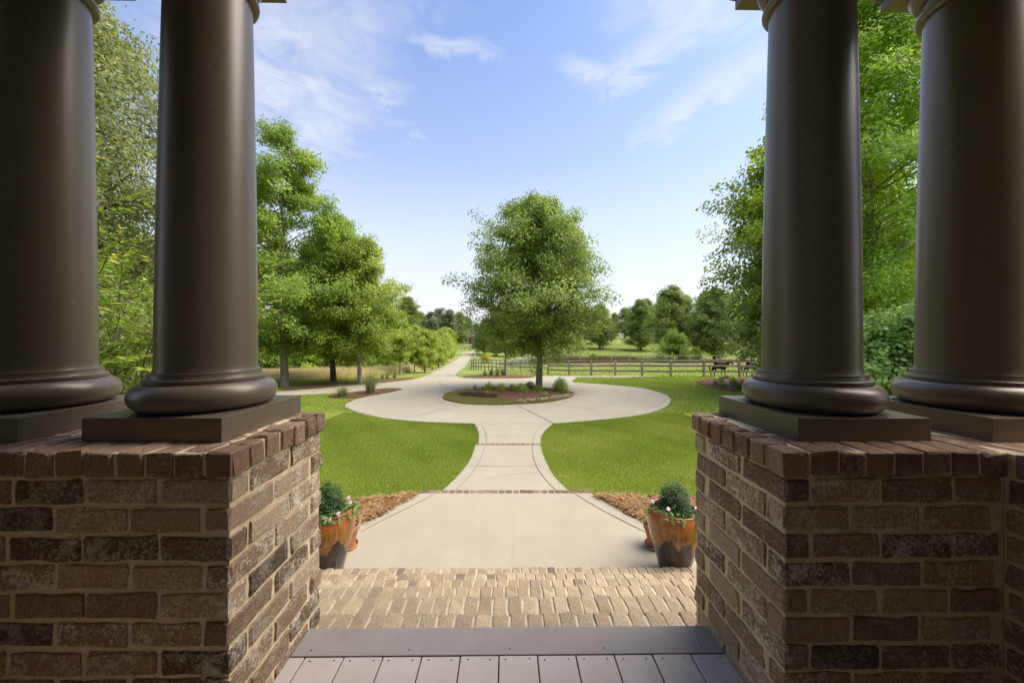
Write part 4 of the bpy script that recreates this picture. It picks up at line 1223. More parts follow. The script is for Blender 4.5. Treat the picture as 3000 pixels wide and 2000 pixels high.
# --- right side
T6 = tree_meshes(17.5, [(.12, 2.0), (.2, 3.4), (.35, 4.0), (.5, 3.9), (.65, 3.4), (.8, 2.4), (.92, 1.3), (1, .4)], 61, 90, 9, 110000, .165, .48, .2, L_TALL, M_BARK, patch=.25, hollow=.25, aspect=.42, droop=.25, sky_gap=.08, flat=.8)
d = ray(2545, 900); tree('willow_oak', 'very tall oak filling the gap between the two right columns', d[0] / d[1] * 13.5, 13.5, T6, rz=2.0)
T7 = tree_meshes(14.3, [(.12, 2.2), (.2, 3.4), (.35, 3.9), (.5, 3.7), (.62, 3.2), (.76, 2.6), (.88, 1.7), (1, .5)], 62, 100, 10, 110000, .19, .55, .2, L_OAK, M_BARK_D, patch=.10, hollow=.2, sky_gap=.02, aspect=.8)
d = ray(2345, 1100); tree('shade_tree', 'big dark green tree left of the inner right column', d[0] / d[1] * 18.5, 18.5, T7, rz=.4)
DOG = tree_meshes(3.4, [(.06, 1.2), (.25, 1.7), (.5, 1.7), (.75, 1.2), (1, .3)], 63, 44, 7, 15000, .135, .30, .06, L_DOG, M_TWIG, patch=.25, hollow=.2, aspect=.62, sky_gap=0, droop=.2)
d = ray(2610, 1100); tree('dogwood_bush', 'pale green broad-leaved bush low between the right columns', d[0] / d[1] * 9.0, 9.0, DOG, cat='bush', sc=.92)
d = ray(2330, 1100); tree('dogwood_bush', 'broad-leaved bush whose branch overhangs the paddock fence', d[0] / d[1] * 15.0, 15.0, DOG, cat='bush', rz=2, sc=1.05)
d = ray(2760, 1100); tree('dogwood_bush', 'broad-leaved bush behind the outermost right column', d[0] / d[1] * 8.2, 8.2, DOG, cat='bush', rz=4, sc=1.0)

# --- pasture trees
PA = tree_meshes(9.0, [(.10, 1.6), (.18, 2.8), (.34, 3.2), (.52, 3.0), (.7, 2.2), (.86, 1.3), (1, .3)], 71, 54, 8, 34000, .21, .45, .15, L_DARK, M_BARK_D, patch=.2, hollow=.25, sky_gap=.04)
PB = tree_meshes(9.0, [(.20, 1.2), (.28, 2.0), (.45, 2.5), (.62, 2.2), (.8, 1.5), (.93, .8), (1, .25)], 72, 46, 8, 28000, .21, .45, .14, L_DARK, M_BARK_D, patch=.35, hollow=.25, sky_gap=.10)
for i, (px, py, hp, mm, lb) in enumerate(((1757, 1021, 135, PA, 'round pasture tree partly hidden behind the island oak'), (1878, 1026, 155, PA, 'dense pasture tree on the slope with a forked dark trunk'),
                                    (1968, 1052, 222, PB, 'open-crowned pasture tree with a round bush at its foot'), (2092, 1056, 222, PA, 'broad dark pasture tree behind the standing horse'))):
    x, y = G(px, py); tree('pasture_tree', lb, x, y, mm, 'trees standing in the pasture', i * 1.9, hp * y / FPX / 9.0)
x, y = G(1972, 1060); tree('pasture_bush', 'round dark bush at the foot of the open-crowned pasture tree', x, y - .4, SH, None, .5, 1.35, cat='bush')
x, y = G(1738, 1062); tree('pasture_bush', 'tiny lone bush at the bank behind the fence', x, y, SH, None, .9, .42, cat='bush')
x, y = G(2035, 1060); tree('pasture_bush', 'small light bush between the two large pasture trees', x, y, SH, None, 1.9, .6, cat='bush')
# --- far woods: every tree that can be told apart
FA = tree_meshes(16, [(.10, 2.4), (.25, 4.0), (.5, 4.4), (.7, 3.6), (.88, 2.0), (1, .6)], 81, 46, 7, 16000, .42, .85, .25, L_DARK, M_BARK_D, patch=.25, hollow=.3, sky_gap=.04)
FB = tree_meshes(16, [(.30, 1.6), (.42, 2.6), (.6, 3.0), (.78, 2.6), (.92, 1.6), (1, .6)], 82, 40, 7, 13000, .42, .80, .25, L_PINE, M_BARK_D, patch=.3, hollow=.35, sky_gap=.08)
far = [(1165, 905, 120, FA), (1205, 898, 120, FB), (1232, 912, 130, FA), (1262, 910, 125, FB), (1290, 899, 140, FB), (1318, 904, 135, FB), (1345, 912, 150, FA), (1372, 930, 165, FA), (1398, 945, 165, FA),
       (1425, 930, 150, FA), (1455, 920, 140, FA), (1130, 915, 100, FA), (1490, 925, 130, FA), (1530, 915, 140, FA)]
for i, (px, pt, Y, mm) in enumerate(far):
    d = ray(px, pt); xx = d[0] / d[1] * Y; g = tz(xx, Y); h = CAMZ + d[2] / d[1] * Y - g
    tree('far_tree', f'{ORD[sorted(q[0] for q in far).index(px)]} tree from the left in the far wood at the end of the lane', xx, Y, mm, 'far wood at the end of the lane', i * 1.1, h / 15.6)
far2 = [(1570, 930, 135, FA), (1625, 925, 132, FA), (1690, 930, 135, FA), (1745, 925, 130, FA), (1800, 915, 128, FA), (1862, 895, 122, FA), (1925, 890, 120, FA), (1975, 872, 116, FA), (1600, 905, 120, FA), (1655, 915, 125, FA), (1715, 905, 118, FA), (1770, 915, 120, FA), (1830, 900, 115, FA), (1895, 872, 110, FB), (1940, 880, 105, FA), (2010, 862, 100, FA), (2070, 852, 95, FA), (2130, 858, 95, FA), (2190, 866, 95, FA), (2260, 860, 95, FA)]
for i, (px, pt, Y, mm) in enumerate(far2):
    d = ray(px, pt); xx = d[0] / d[1] * Y; g = tz(xx, Y); h = CAMZ + d[2] / d[1] * Y - g
    tree('far_tree', f'{ORD[sorted(q[0] for q in far2).index(px)]} tree from the left on the crest behind the pasture', xx, Y, mm, 'far wood on the pasture crest', i * 1.4, h / 15.6)
# woods that only other viewpoints or gaps reveal
for i, (xx, Y, sc) in enumerate(((-30, 38, .8), (-38, 27, .85), (-26, 24, .7), (-42, 48, .9), (-22, 15, .62), (-30, 12, .7))):
    tree('wood_edge_tree', f'{ORD[i]} tree of the wood beyond the left columns, counted from the deepest', xx, Y, FA, 'wood beyond the left columns', i, sc)
for i, (xx, Y, sc) in enumerate(((34, 30, .8), (30, 20, .75), (44, 40, .85), (27, 12, .7))):
    tree('wood_edge_tree', f'{ORD[i]} tree of the wood beyond the right columns, counted from the deepest', xx, Y, FA, 'wood beyond the right columns', i + .5, sc)
# trees right of the lane behind the oak
x, y = G(1482, 1100)
YT = tree_meshes(6.2, [(.34, .5), (.42, 1.2), (.58, 1.5), (.75, 1.2), (.9, .7), (1, .2)], 91, 36, 6, 11000, .17, .32, .10, L_OAK, M_BARK_P, patch=.25, hollow=.25, sky_gap=.1)
tree('young_tree', 'young pale-trunked tree in the bed behind the turning circle', x, y, YT)
for i, (px, Y, top, lb) in enumerate(((1418, 100, 945, 'dark tree beside the lane, left of the island oak crown'), (1455, 96, 952, 'dark tree behind the golden bush'), (1510, 92, 955, 'dark tree behind the young pale-trunked tree'), (1640, 88, 955, 'dark tree behind the pond'))):
    d = ray(px, top); xx = d[0] / d[1] * Y; g = tz(xx, Y); h = CAMZ + d[2] / d[1] * Y - g
    tree('lane_tree', lb, xx, Y, PA, 'trees on the right of the lane', i * 2.1, h / 8.8)
GB_ = tree_meshes(2.2, [(.0, .9), (.3, 1.4), (.6, 1.2), (.85, .7), (1, .2)], 92, 26, 5, 7000, .16, .34, .04, L_GOLD, M_TWIG, patch=.12, hollow=.0, sky_gap=0)
x, y = G(1424, 1063); tree('golden_bush', 'bright yellow-green bush behind the far fence corner', x, y, GB_, cat='bush', sc=29 * y / FPX / 2.2)

# --- crape myrtle: arching stems with paired leaves
def myrtle(name, label, x, y, seed, n_stem=9, H=3.4):
    rg = np.random.default_rng(seed)
    root = tag(empty(name, (x, y, tz(x, y) - .05)), label, 'shrub')
    mb = MB(); Vs = []; Ns = []; As = []; vr = []
    def paired(p0, d, L, up):
        n = max(5, int(L / .032))
        prev = p0
        pts = []
        for k in range(n):
            t = k / n
            p = p0 + d * L * t + np.array([0, 0, up * L * t * t])
            pts.append(tuple(p))
            side = np.cross(d, [0, 0, 1]); side /= np.linalg.norm(side) + 1e-6
            for sg in (-1, 1):
                a = side * sg * .8 + d * .55 + np.array([0, 0, rg.normal(.02, .25)])
                Vs.append(p); As.append(a / np.linalg.norm(a))
                nn = np.array([rg.normal(0, .3), rg.normal(0, .3), 1.0]); Ns.append(nn)
                vr.append(np.clip(.30 + .28 * t + rg.normal(0, .14) + (.35 if t > .85 and rg.uniform() < .5 else 0), 0, 1))
        mb.tube(pts[::3] + [pts[-1]], [.004] * len(pts[::3]) + [.002], 3, False)
    for i in range(n_stem):
        a = 2 * PI * i / n_stem + rg.normal(0, .3)
        lean = rg.uniform(.12, .36)
        h = H * rg.uniform(.72, 1.0)
        pts = [np.array([math.cos(a) * .06, math.sin(a) * .06, 0])]
        for k in range(1, 8):
            t = k / 7
            pts.append(np.array([math.cos(a) * (.06 + lean * h * t ** 1.3), math.sin(a) * (.06 + lean * h * t ** 1.3), h * t * (1 - .12 * t)]) + rg.normal(0, .03, 3))
        mb.tube([tuple(p) for p in pts], [.017 * (1 - .85 * k / 7) for k in range(8)], 5, False)
        for k in range(50):
            t = rg.uniform(.12, 1.0) * 7; j = min(6, int(t)); u = t - j
            p = pts[j] * (1 - u) + pts[j + 1] * u
            d = rg.normal(0, 1, 3); d[2] = abs(d[2]) * .55 + .1; d += np.array([math.cos(a), math.sin(a), 0]) * .5; d /= np.linalg.norm(d)
            L = rg.uniform(.22, .6)
            q = p + d * L * .5
            mb.tube([tuple(p), tuple(q)], [.005, .004], 3, False)
            paired(q, d, L, rg.uniform(-.15, .35))
    C = np.array(Vs); A = np.array(As); Nn = np.array(Ns); Nn -= A * (A * Nn).sum(1)[:, None]; Nn /= np.linalg.norm(Nn, axis=1)[:, None]
    B = np.cross(Nn, A); s = rg.uniform(.042, .072, len(C))[:, None]
    P = [C, C + A * s * .3 + B * s * .24 + Nn * s * .06, C + A * s * .7 + B * s * .2, C + A * s - Nn * s * .12, C + A * s * .7 - B * s * .2, C + A * s * .3 - B * s * .24 + Nn * s * .06]
    V = np.stack(P, 1).reshape(-1, 3); I = np.arange(len(C) * 6).reshape(-1, 6)
    F = np.concatenate([I[:, [0, 1, 2, 3]], I[:, [0, 3, 4, 5]]], 0)
    mobj('leaves', amesh('leaves', V, F, L_MYRTLE, np.concatenate([vr, vr])), root)
    mb.build('stems', M_TWIG, root, True)
    return root
myrtle('crape_myrtle', 'crape myrtle with paired bright leaves just outside the left columns', -4.05, 3.6, 5, 15, 3.75)

# ================================================================== GRASSES (blades as stuff)
def blades(C, h, wd, rg, lean=.5, mat=None, name='grass', var=None):
    N = len(C)
    a = rg.uniform(0, 2 * PI, N); ln = np.abs(rg.normal(0, lean, N))
    hh = h * rg.uniform(.55, 1.25, N)
    dirx, diry = np.cos(a) * ln, np.sin(a) * ln
    tip = C + np.column_stack([dirx * hh, diry * hh, hh / np.sqrt(1 + ln ** 2)])
    f = rg.uniform(0, 2 * PI, N)
    sx = np.column_stack([np.cos(f), np.sin(f), np.zeros(N)]) * wd / 2
    V = np.stack([C - sx, C + sx, tip], 1).reshape(-1, 3)
    F = np.arange(N * 3).reshape(N, 3)
    if var is None: var = np.clip(rg.normal(.42, .17, N), 0, 1)
    return amesh(name, V, F, mat, var)
def scatter(n, x0, x1, y0, y1, rg, keep):
    x = rg.uniform(x0, x1, n); y = rg.uniform(y0, y1, n)
    m = keep(x, y)
    return x[m], y[m]
def off_paving(x, y):
    m = ~in_poly(x, y, OUT)
    for b_ in BEDS: m &= ~in_poly(x, y, b_)
    return m
def patchy(x, y, rg, s=1.0):
    return .12 * np.sin(x * .55 + 1.3 * np.sin(y * .41)) + .13 * np.sin(x * 1.7 * s + 1.1 * np.sin(y * 1.3 * s)) + .10 * np.sin(y * 2.3 * s + .7 + np.sin(x * 1.1 * s)) + .07 * np.sin(x * 5.1 + y * 3.7)
x1, y1_ = scatter(520000, -5.2, 5.6, 4.3, 11.5, rng, lambda a, b_: off_paving(a, b_) & (np.abs(a) < b_ * .62 + .5))
x2, y2_ = scatter(230000, -12, 18, 11.5, 25.5, rng, lambda a, b_: off_paving(a, b_) & (a > -b_ * .62) & (a < b_ * .82))
for xx, yy, h, wd, nm in ((x1, y1_, .040, .0075, 'lawn_grass'), (x2, y2_, .05, .018, 'mid_lawn_grass')):
    C = np.column_stack([xx, yy, terrain(xx, yy) - .004])
    var = np.clip(.42 + patchy(xx, yy, rng) + rng.normal(0, .15, len(xx)), 0, 1)
    o = mobj(nm, blades(C, h, wd, rng, .55, L_LAWN, nm, var))
    tag(o, 'short bright green lawn grass ' + ('beside the walk' if nm == 'lawn_grass' else 'around the turning circle'), 'grass', kind='stuff')
# overhanging blades along the paving edge
ep = []
for a, b_ in zip(OUT[:-1], OUT[1:]):
    L = math.dist(a, b_)
    if max(a[1], b_[1]) > 24 or min(a[1], b_[1]) < 4.9 or max(abs(a[0]), abs(b_[0])) > 13: continue
    for k in range(int(L * 120)):
        t = random.random(); ep.append((a[0] + (b_[0] - a[0]) * t + random.gauss(0, .014), a[1] + (b_[1] - a[1]) * t + random.gauss(0, .014)))
ep = np.array(ep)
tag(mobj('edge_grass', blades(np.column_stack([ep, terrain(ep[:, 0], ep[:, 1])]), .05, .010, rng, .6, L_LAWN, 'edge_grass')), 'fringe of lawn grass along the paving edge', 'grass', kind='stuff')
# worn grass of the island
x3, y3 = scatter(90000, min(p[0] for p in isl), max(p[0] for p in isl), min(p[1] for p in isl), max(p[1] for p in isl), rng, lambda a, b_: in_poly(a, b_, isl) & ~in_poly(a, b_, imul))
z3 = terrain(x3, y3) + .045 + icrown(x3, y3)
tag(mobj('island_grass', blades(np.column_stack([x3, y3, z3]), .055, .014, rng, .5, L_TAN, 'island_grass')), 'worn tan-green grass rim of the island bed', 'grass', kind='stuff')
# dry meadow left of the lane
mead = [Z2(150, 940), Z2(500, 925), Z2(700, 912), Z2(950, 905), Z2(1200, 885), Z2(1380, 868), Z2(1560, 838), Z2(1700, 790), Z2(1800, 752), Z2(1850, 725), Z2(1700, 770), Z2(1560, 805), Z2(1380, 840), Z2(1100, 855), Z2(800, 862), Z2(500, 868), Z2(150, 874)]
x4, y4 = scatter(260000, min(p[0] for p in mead), max(p[0] for p in mead), min(p[1] for p in mead), max(p[1] for p in mead), rng, lambda a, b_: in_poly(a, b_, mead))
tag(mobj('dry_grass', blades(np.column_stack([x4, y4, terrain(x4, y4)]), .6, .034, rng, .35, L_DRY, 'dry_grass')), 'tall dry straw-coloured grass along the wood edge', 'grass', kind='stuff')
# pasture tufts
x5, y5 = scatter(90000, -6, 45, 25, 80, rng, lambda a, b_: off_paving(a, b_) & (a < b_ * .75) & (a > (b_ - 25) * .12 - 3))
tag(mobj('pasture_grass', blades(np.column_stack([x5, y5, terrain(x5, y5)]), .12, .05, rng, .5, m_leaf('pasture_blades', (.19, .25, .05), (.29, .34, .085), (.42, .42, .15)), 'pasture_grass')), 'yellow-green pasture grass beyond the fence', 'grass', kind='stuff')
# reeds on the pond bank
rd = [Z7(1740, 470), Z7(2352, 462), G(1830, 1058), G(1830, 1062), Z7(2352, 475), Z7(1740, 478)]
xr_, yr_ = [], []
for k in range(5200):
    t = random.random(); a = G(1560 + 300 * t, 1060.5 + random.uniform(-1.2, 1.2)) if k % 40 == 0 else None
    if a is not None:
        for q in range(40): xr_.append(a[0] + random.gauss(0, .5)); yr_.append(a[1] + random.gauss(0, .4))
xr_ = np.array(xr_); yr_ = np.array(yr_)
tag(mobj('reeds', blades(np.column_stack([xr_, yr_, terrain(xr_, yr_)]), .75, .05, rng, .2, L_REED, 'reeds')), 'brown reeds along the bank behind the fence', 'reeds', kind='stuff')
# pine straw
def straw(poly, n, name, label, zoff=.035):
    xs = [p[0] for p in poly]; ys = [p[1] for p in poly]
    x, y = scatter(n, min(xs), max(xs), min(ys), max(ys), rng, lambda a, b_: in_poly(a, b_, poly))
    N = len(x); a = rng.uniform(0, PI, N); L = rng.uniform(.05, .11, N)
    C = np.column_stack([x, y, terrain(x, y) + zoff + np.abs(rng.normal(0, .018, N))])
    D = np.column_stack([np.cos(a) * L, np.sin(a) * L, rng.normal(0, .02, N)])
    Sd = np.column_stack([-np.sin(a), np.cos(a), rng.normal(0, .3, N)]) * .003
    M_ = C + np.column_stack([rng.normal(0, .01, (N, 2)), np.abs(rng.normal(0, .012, N))])
    V = np.stack([C - D - Sd, C - D + Sd, M_ + Sd, C + D, M_ - Sd], 1).reshape(-1, 3)
    I = np.arange(N * 5).reshape(N, 5)
    var = np.clip(rng.normal(.5, .25, N), 0, 1)
    return tag(mobj(name, amesh(name, V, I, L_NEEDLE, var)), label, 'pine straw', kind='stuff')
straw(sL, 30000, 'pine_straw', 'loose pine straw left of the walk')
straw(sR, 30000, 'pine_straw', 'loose pine straw right of the walk')

# ================================================================== SMALL PLANTS
def clump_mesh(n, h, spread, wd, mat, seed, lean=.5, seg=3):
    rg = np.random.default_rng(seed)
    V = []; F = []; var = []
    for i in range(n):
        a = rg.uniform(0, 2 * PI); r0 = rg.uniform(0, spread * .35); L = h * rg.uniform(.6, 1.15); l = abs(rg.normal(0, lean)) + .1
        b0 = len(V); v = np.clip(rg.normal(.45, .22), 0, 1)
        sx = np.array([-math.sin(a), math.cos(a), 0])
        for k in range(seg + 1):
            t = k / seg
            p = np.array([math.cos(a) * (r0 + spread * l * t ** 1.7), math.sin(a) * (r0 + spread * l * t ** 1.7), L * (t - .35 * l * t * t)])
            w_ = wd * (1 - .9 * t)
            V.append(p - sx * w_ / 2); V.append(p + sx * w_ / 2)
        for k in range(seg):
            F.append((b0 + 2 * k, b0 + 2 * k + 1, b0 + 2 * k + 3, b0 + 2 * k + 2)); var.append(v)
    return amesh('blades', np.array(V), np.array(F), mat, np.array(var))
def plant(name, label, x, y, me, sc=1.0, rz=0.0, cat='plant', group=None, z=None, part='foliage'):
    root = tag(empty(name, (x, y, tz(x, y) + .03 if z is None else z), rz, sc), label, cat, group)
    mobj(part, me, root)
    return root
PAM = clump_mesh(420, 1.15, .55, .018, L_PAMPAS, 1, .55)
x, y = Z2(1132, 1040); plant('pampas_grass', 'tall arching ornamental grass clump in the narrow mulch bed', x, y, PAM, .92)
x, y = Z2(890, 1064); plant('fountain_grass', 'low round grass tuft at the left end of the narrow mulch bed', x, y, clump_mesh(420, .5, .42, .014, L_PAMPAS, 2, .8), 1.0)
TUF = clump_mesh(160, .55, .30, .020, L_PAMPAS, 3, .6)
for i, (zx, zy, sc, lb) in enumerate(((1235, 915, .8, 'small grass tuft on the mulch strip, closest to the pale maple trunk'), (1275, 912, .9, 'small grass tuft on the mulch strip, the middle one'), (1340, 908, .95, 'small grass tuft on the mulch strip nearest the lane'))):
    x, y = Z2(zx, zy); plant('grass_tuft', lb, x, y, TUF, sc, i, group='tufts on the mulch strip')
for i, (zx, zy, sc, lb) in enumerate(((705, 722, 1.0, 'grass tuft at the left of the bed behind the turning circle'), (815, 705, 1.15, 'second grass tuft of the bed behind the turning circle'), (925, 718, 1.3, 'third and tallest grass tuft of the bed behind the circle'), (1020, 705, 1.2, 'grass tuft just left of the young pale trunk'))):
    x, y = Z7(zx, zy); plant('grass_tuft', lb, x, y, TUF, sc, i * 1.7, group='tufts behind the turning circle')
def bush_mesh(r, h, n, leaf, mat, seed, aspect=.5, shape=4, fill=.45, upb=.5):
    rg = np.random.default_rng(seed)
    d = rg.normal(0, 1, (n, 3)); d /= np.linalg.norm(d, axis=1)[:, None]; d[:, 2] = np.abs(d[:, 2])
    k = 1 + .10 * np.sin(d[:, 0] * 7 + 1) * np.cos(d[:, 1] * 6) + .07 * np.sin(d[:, 2] * 11 + d[:, 0] * 9)
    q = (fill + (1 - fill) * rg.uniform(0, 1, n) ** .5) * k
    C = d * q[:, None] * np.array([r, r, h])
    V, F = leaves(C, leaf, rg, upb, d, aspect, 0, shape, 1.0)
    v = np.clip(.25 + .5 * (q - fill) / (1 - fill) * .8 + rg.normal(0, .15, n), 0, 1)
    if shape != 4: v = np.concatenate([v, v])
    return amesh('foliage', V, F, mat, v)
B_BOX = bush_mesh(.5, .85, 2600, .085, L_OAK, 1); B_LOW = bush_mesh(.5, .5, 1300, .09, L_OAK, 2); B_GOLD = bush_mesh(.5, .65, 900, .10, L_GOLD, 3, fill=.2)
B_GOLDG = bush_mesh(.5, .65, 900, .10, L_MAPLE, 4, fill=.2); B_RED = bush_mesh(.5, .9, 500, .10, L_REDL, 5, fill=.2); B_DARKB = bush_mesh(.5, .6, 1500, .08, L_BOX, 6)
def ib(zx, zy, name, label, me, wpx, cat='shrub', group='small plants in the island bed'):
    x, y = Z5(zx, zy); plant(name, label, x, y, me, wpx / 4.704 * y / FPX, random.uniform(0, 6), cat, group, izz(x, y) + .02)
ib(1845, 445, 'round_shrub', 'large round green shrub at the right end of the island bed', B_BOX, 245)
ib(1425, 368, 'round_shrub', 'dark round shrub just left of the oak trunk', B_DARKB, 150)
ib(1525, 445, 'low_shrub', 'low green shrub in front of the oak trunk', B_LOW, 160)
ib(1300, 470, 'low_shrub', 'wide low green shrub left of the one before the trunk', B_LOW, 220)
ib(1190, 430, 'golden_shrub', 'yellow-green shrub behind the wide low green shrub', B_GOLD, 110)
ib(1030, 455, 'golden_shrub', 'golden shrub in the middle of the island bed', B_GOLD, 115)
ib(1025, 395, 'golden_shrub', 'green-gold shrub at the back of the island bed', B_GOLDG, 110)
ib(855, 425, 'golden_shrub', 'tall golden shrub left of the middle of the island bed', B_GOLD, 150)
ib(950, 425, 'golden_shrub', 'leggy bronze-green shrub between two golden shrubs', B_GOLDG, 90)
ib(1295, 375, 'red_shrub', 'small red-leaved shrub at the back of the island bed', B_RED, 70)
ib(1165, 372, 'wispy_plant', 'thin wispy plant at the back edge of the island bed', TUF, 110, 'plant')
ib(1620, 515, 'trailing_plant', 'small trailing green plant beside the stone edging', B_LOW, 110, 'plant')
for i, (zx, zy, wv, lb) in enumerate(((490, 480, 90, 'leftmost yellow grass tuft on the dark soil'), (575, 465, 120, 'tall yellow grass tuft on the dark soil'), (655, 500, 80, 'small yellow grass tuft in the middle of the dark soil'), (745, 475, 80, 'yellow tuft at the back of the dark soil'),
                            (840, 520, 110, 'bright yellow tuft at the front of the dark soil'), (945, 510, 70, 'rightmost yellow tuft on the dark soil'), (660, 425, 110, 'green tuft behind the dark soil'), (770, 405, 60, 'tiny green tuft at the back edge of the island'))):
    x, y = Z5(zx, zy); plant('yellow_tuft', lb, x, y, clump_mesh(70, .75, .5, .035, L_GOLD if i < 6 else L_PAMPAS, 20 + i, .6), wv / 4.704 * y / FPX, i, 'plant', 'yellow tufts on the island', izz(x, y) + .02)
# edging stones of the island
def stone_mesh(seed):
    bm = bmesh.new(); bmesh.ops.create_icosphere(bm, subdivisions=1, radius=.5)
    rr = random.Random(seed)
    for v in bm.verts: v.co = Vector((v.co.x * rr.uniform(.8, 1.2), v.co.y * rr.uniform(.7, 1.1), v.co.z * rr.uniform(.5, .7)))
    me = bpy.data.meshes.new('stone'); bm.to_mesh(me); bm.free(); me.materials.append(M_STONE); return me
STN = [stone_mesh(i) for i in range(4)]
edging = tag(empty('stone_edging', (*Z5(1660, 560), izz(*Z5(1660, 560)))), 'pale pebble edging along the front right rim of the island', 'edging')
eo = Vector(edging.location)
epath = catmull([Z5(1270, 580), Z5(1430, 570), Z5(1600, 556), Z5(1750, 532), Z5(1870, 510), Z5(1960, 488), Z5(2008, 458)], 20)
for k in range(150):
    a = random.choice(epath); x = a[0] + random.gauss(0, .10); y = a[1] + random.gauss(0, .10)
    s_ = random.uniform(.045, .085)
    mobj('stone', STN[k % 4], edging, Vector((x, y, izz(x, y) + .03)) - eo, (0, 0, random.uniform(0, 6)), (s_, s_, s_))
# right bed plants
LIR = clump_mesh(200, .42, .42, .022, L_LIRI, 9, .8)
for i, (zx, zy, sc, lb) in enumerate(((1000, 1000, .85, 'variegated grass clump at the left of the fence bed'), (1140, 1045, .75, 'variegated grass clump at the front of the fence bed'), (1330, 1000, 1.05, 'largest variegated grass clump in the fence bed'),
                            (1430, 1070, 1.0, 'variegated grass clump next to the column base'), (1095, 950, .6, 'small grey-green clump behind the leftmost variegated one'), (1520, 1010, .9, 'variegated clump half hidden by the column base'))):
    x, y = ZR(zx, zy); plant('variegated_grass', lb, x, y, LIR, sc, i, 'plant', 'variegated grasses in the fence bed')
for i, (zx, zy, wv, me, lb) in enumerate(((1115, 905, 130, B_DARKB, 'dark low shrub beside the white rock'), (1210, 870, 120, B_DARKB, 'dark low shrub left of the yellowish one'), (1355, 880, 110, B_GOLDG, 'yellow-green upright shrub in the fence bed'), (1810, 870, 110, B_LOW, 'small green shrub in the fence bed next to the column'))):
    x, y = ZR(zx, zy); plant('fence_bed_shrub', lb, x, y, me, wv / 6.72 * y / FPX, i, 'shrub', 'low shrubs in the fence bed')
x, y = ZR(1000, 880); o = mobj('white_rock', STN[1], None, (x, y, tz(x, y) + .1), (0, 0, 1), (.28, .22, .25)); o.data = o.data.copy(); o.data.materials[0] = M_WHITE
tag(o, 'pale rock lying in the fence bed', 'rock')

# ================================================================== PLANTERS
def glazed_pot(x, y, label, rz):
    z0 = -1.12 + .02
    root = tag(empty('glazed_pot', (x, y, z0), rz), label, 'pot', 'amber glazed pots at the foot of the steps')
    pr = [(0.001, .004), (.120, .004), (.130, .0), (.134, .012), (.155, .10), (.182, .20), (.210, .30), (.232, .39), (.242, .45), (.241, .50), (.232, .545), (.219, .575), (.214, .588), (.216, .594), (.212, .600), (.203, .598), (.199, .588), (.204, .56), (.205, .52)]
    b = MB(); b.lathe(pr, 64); o = b.build('body', M_GLAZE, root, True)
    b = MB(); b.lathe([(0.001, .545), (.1, .548), (.2045, .535)], 40); b.build('soil', M_SOIL, root, True)
    return root, z0 + .545
def vinca(x, y, z, label, spots, seed, fl):
    rg = np.random.default_rng(seed)
    root = tag(empty('vinca_plant', (x, y, z)), label, 'flowers')
    C = []; O = []
    for (sx, sy, r, n) in spots:
        c = rg.normal(0, 1, (n, 3)); c /= np.linalg.norm(c, axis=1)[:, None]; c[:, 2] = np.abs(c[:, 2]) * 1.0
        C.append(np.array([sx, sy, .01]) + c * r * rg.uniform(.3, 1, (n, 1))); O.append(c)
    C = np.concatenate(C); O = np.concatenate(O)
    V, F = leaves(C, .062, rg, .5, O, .42, .25, 6, .8)
    v = np.clip(rg.normal(.5, .2, len(C)), 0, 1)
    mobj('leaves', amesh('leaves', V, F, L_VINCA, np.concatenate([v, v])), root)
    for (fx, fy, fz) in fl:
        b = MB(); nrm_ = Vector((-fx * .5, -1.0, .8)).normalized()
        u = nrm_.cross(Vector((0, 0, 1))).normalized(); w_ = nrm_.cross(u)
        for k in range(5):
            a = 2 * PI * k / 5 + .3; d1 = u * math.cos(a) + w_ * math.sin(a); s1 = u * -math.sin(a) + w_ * math.cos(a)
            b.add([(0, 0, 0), d1 * .013 + s1 * .010 + nrm_ * .002, d1 * .021 + s1 * .006, d1 * .021 - s1 * .006, d1 * .013 - s1 * .010 + nrm_ * .002], [(0, 1, 2, 3, 4)])
        f = b.build('flower', M_PINK, root, loc=(fx, fy, fz), scale=(.85, .85, .85))
        e = MB(); e.lathe([(.0001, .0), (.003, .0)], 6); e2 = e.build('eye', M_PINKEYE, f, loc=tuple(nrm_ * .003), rot=nrm_.to_track_quat('Z', 'Y').to_euler())
for s, X, lbl in ((-1, -1.685, 'left'), (1, 1.600, 'right')):
    Y = 3.415
    pot, zs = glazed_pot(X, Y, f'tall amber drip-glazed pot {lbl} of the steps', 0.4 if s < 0 else 2.5)
    root = tag(empty('boxwood_plant', (X + .02 * s, Y + .03, zs)), f'dark green clipped dome plant in the {lbl} glazed pot', 'plant', 'dome plants in the glazed pots')
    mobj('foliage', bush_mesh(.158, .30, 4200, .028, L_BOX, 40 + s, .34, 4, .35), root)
    b = MB(); b.tube([(0, 0, -.02), (0.01, 0, .08), (0, .01, .16)], [.012, .009, .004], 6); b.build('stem', M_TWIG, root, True)
    if s < 0:
        vinca(X, Y, zs, 'pink-flowered vinca spilling over the left glazed pot', [(.10, -.14, .075, 46), (.165, -.06, .075, 46), (.19, .06, .07, 40), (.03, -.18, .07, 36), (.16, .12, .09, 40)], 3,
              [(.105, -.19, .045), (.165, -.145, .085), (.21, .0, .115), (.15, .10, .12)])
    else:
        vinca(X, Y, zs, 'pale-leaved vinca spilling over the right glazed pot', [(-.12, -.10, .09, 60), (-.06, -.15, .08, 44), (-.17, .04, .07, 34), (.10, -.15, .07, 34), (.16, -.08, .07, 34)], 4,
              [(-.11, -.12, .105), (-.19, .04, .10), (.17, -.08, .09)])
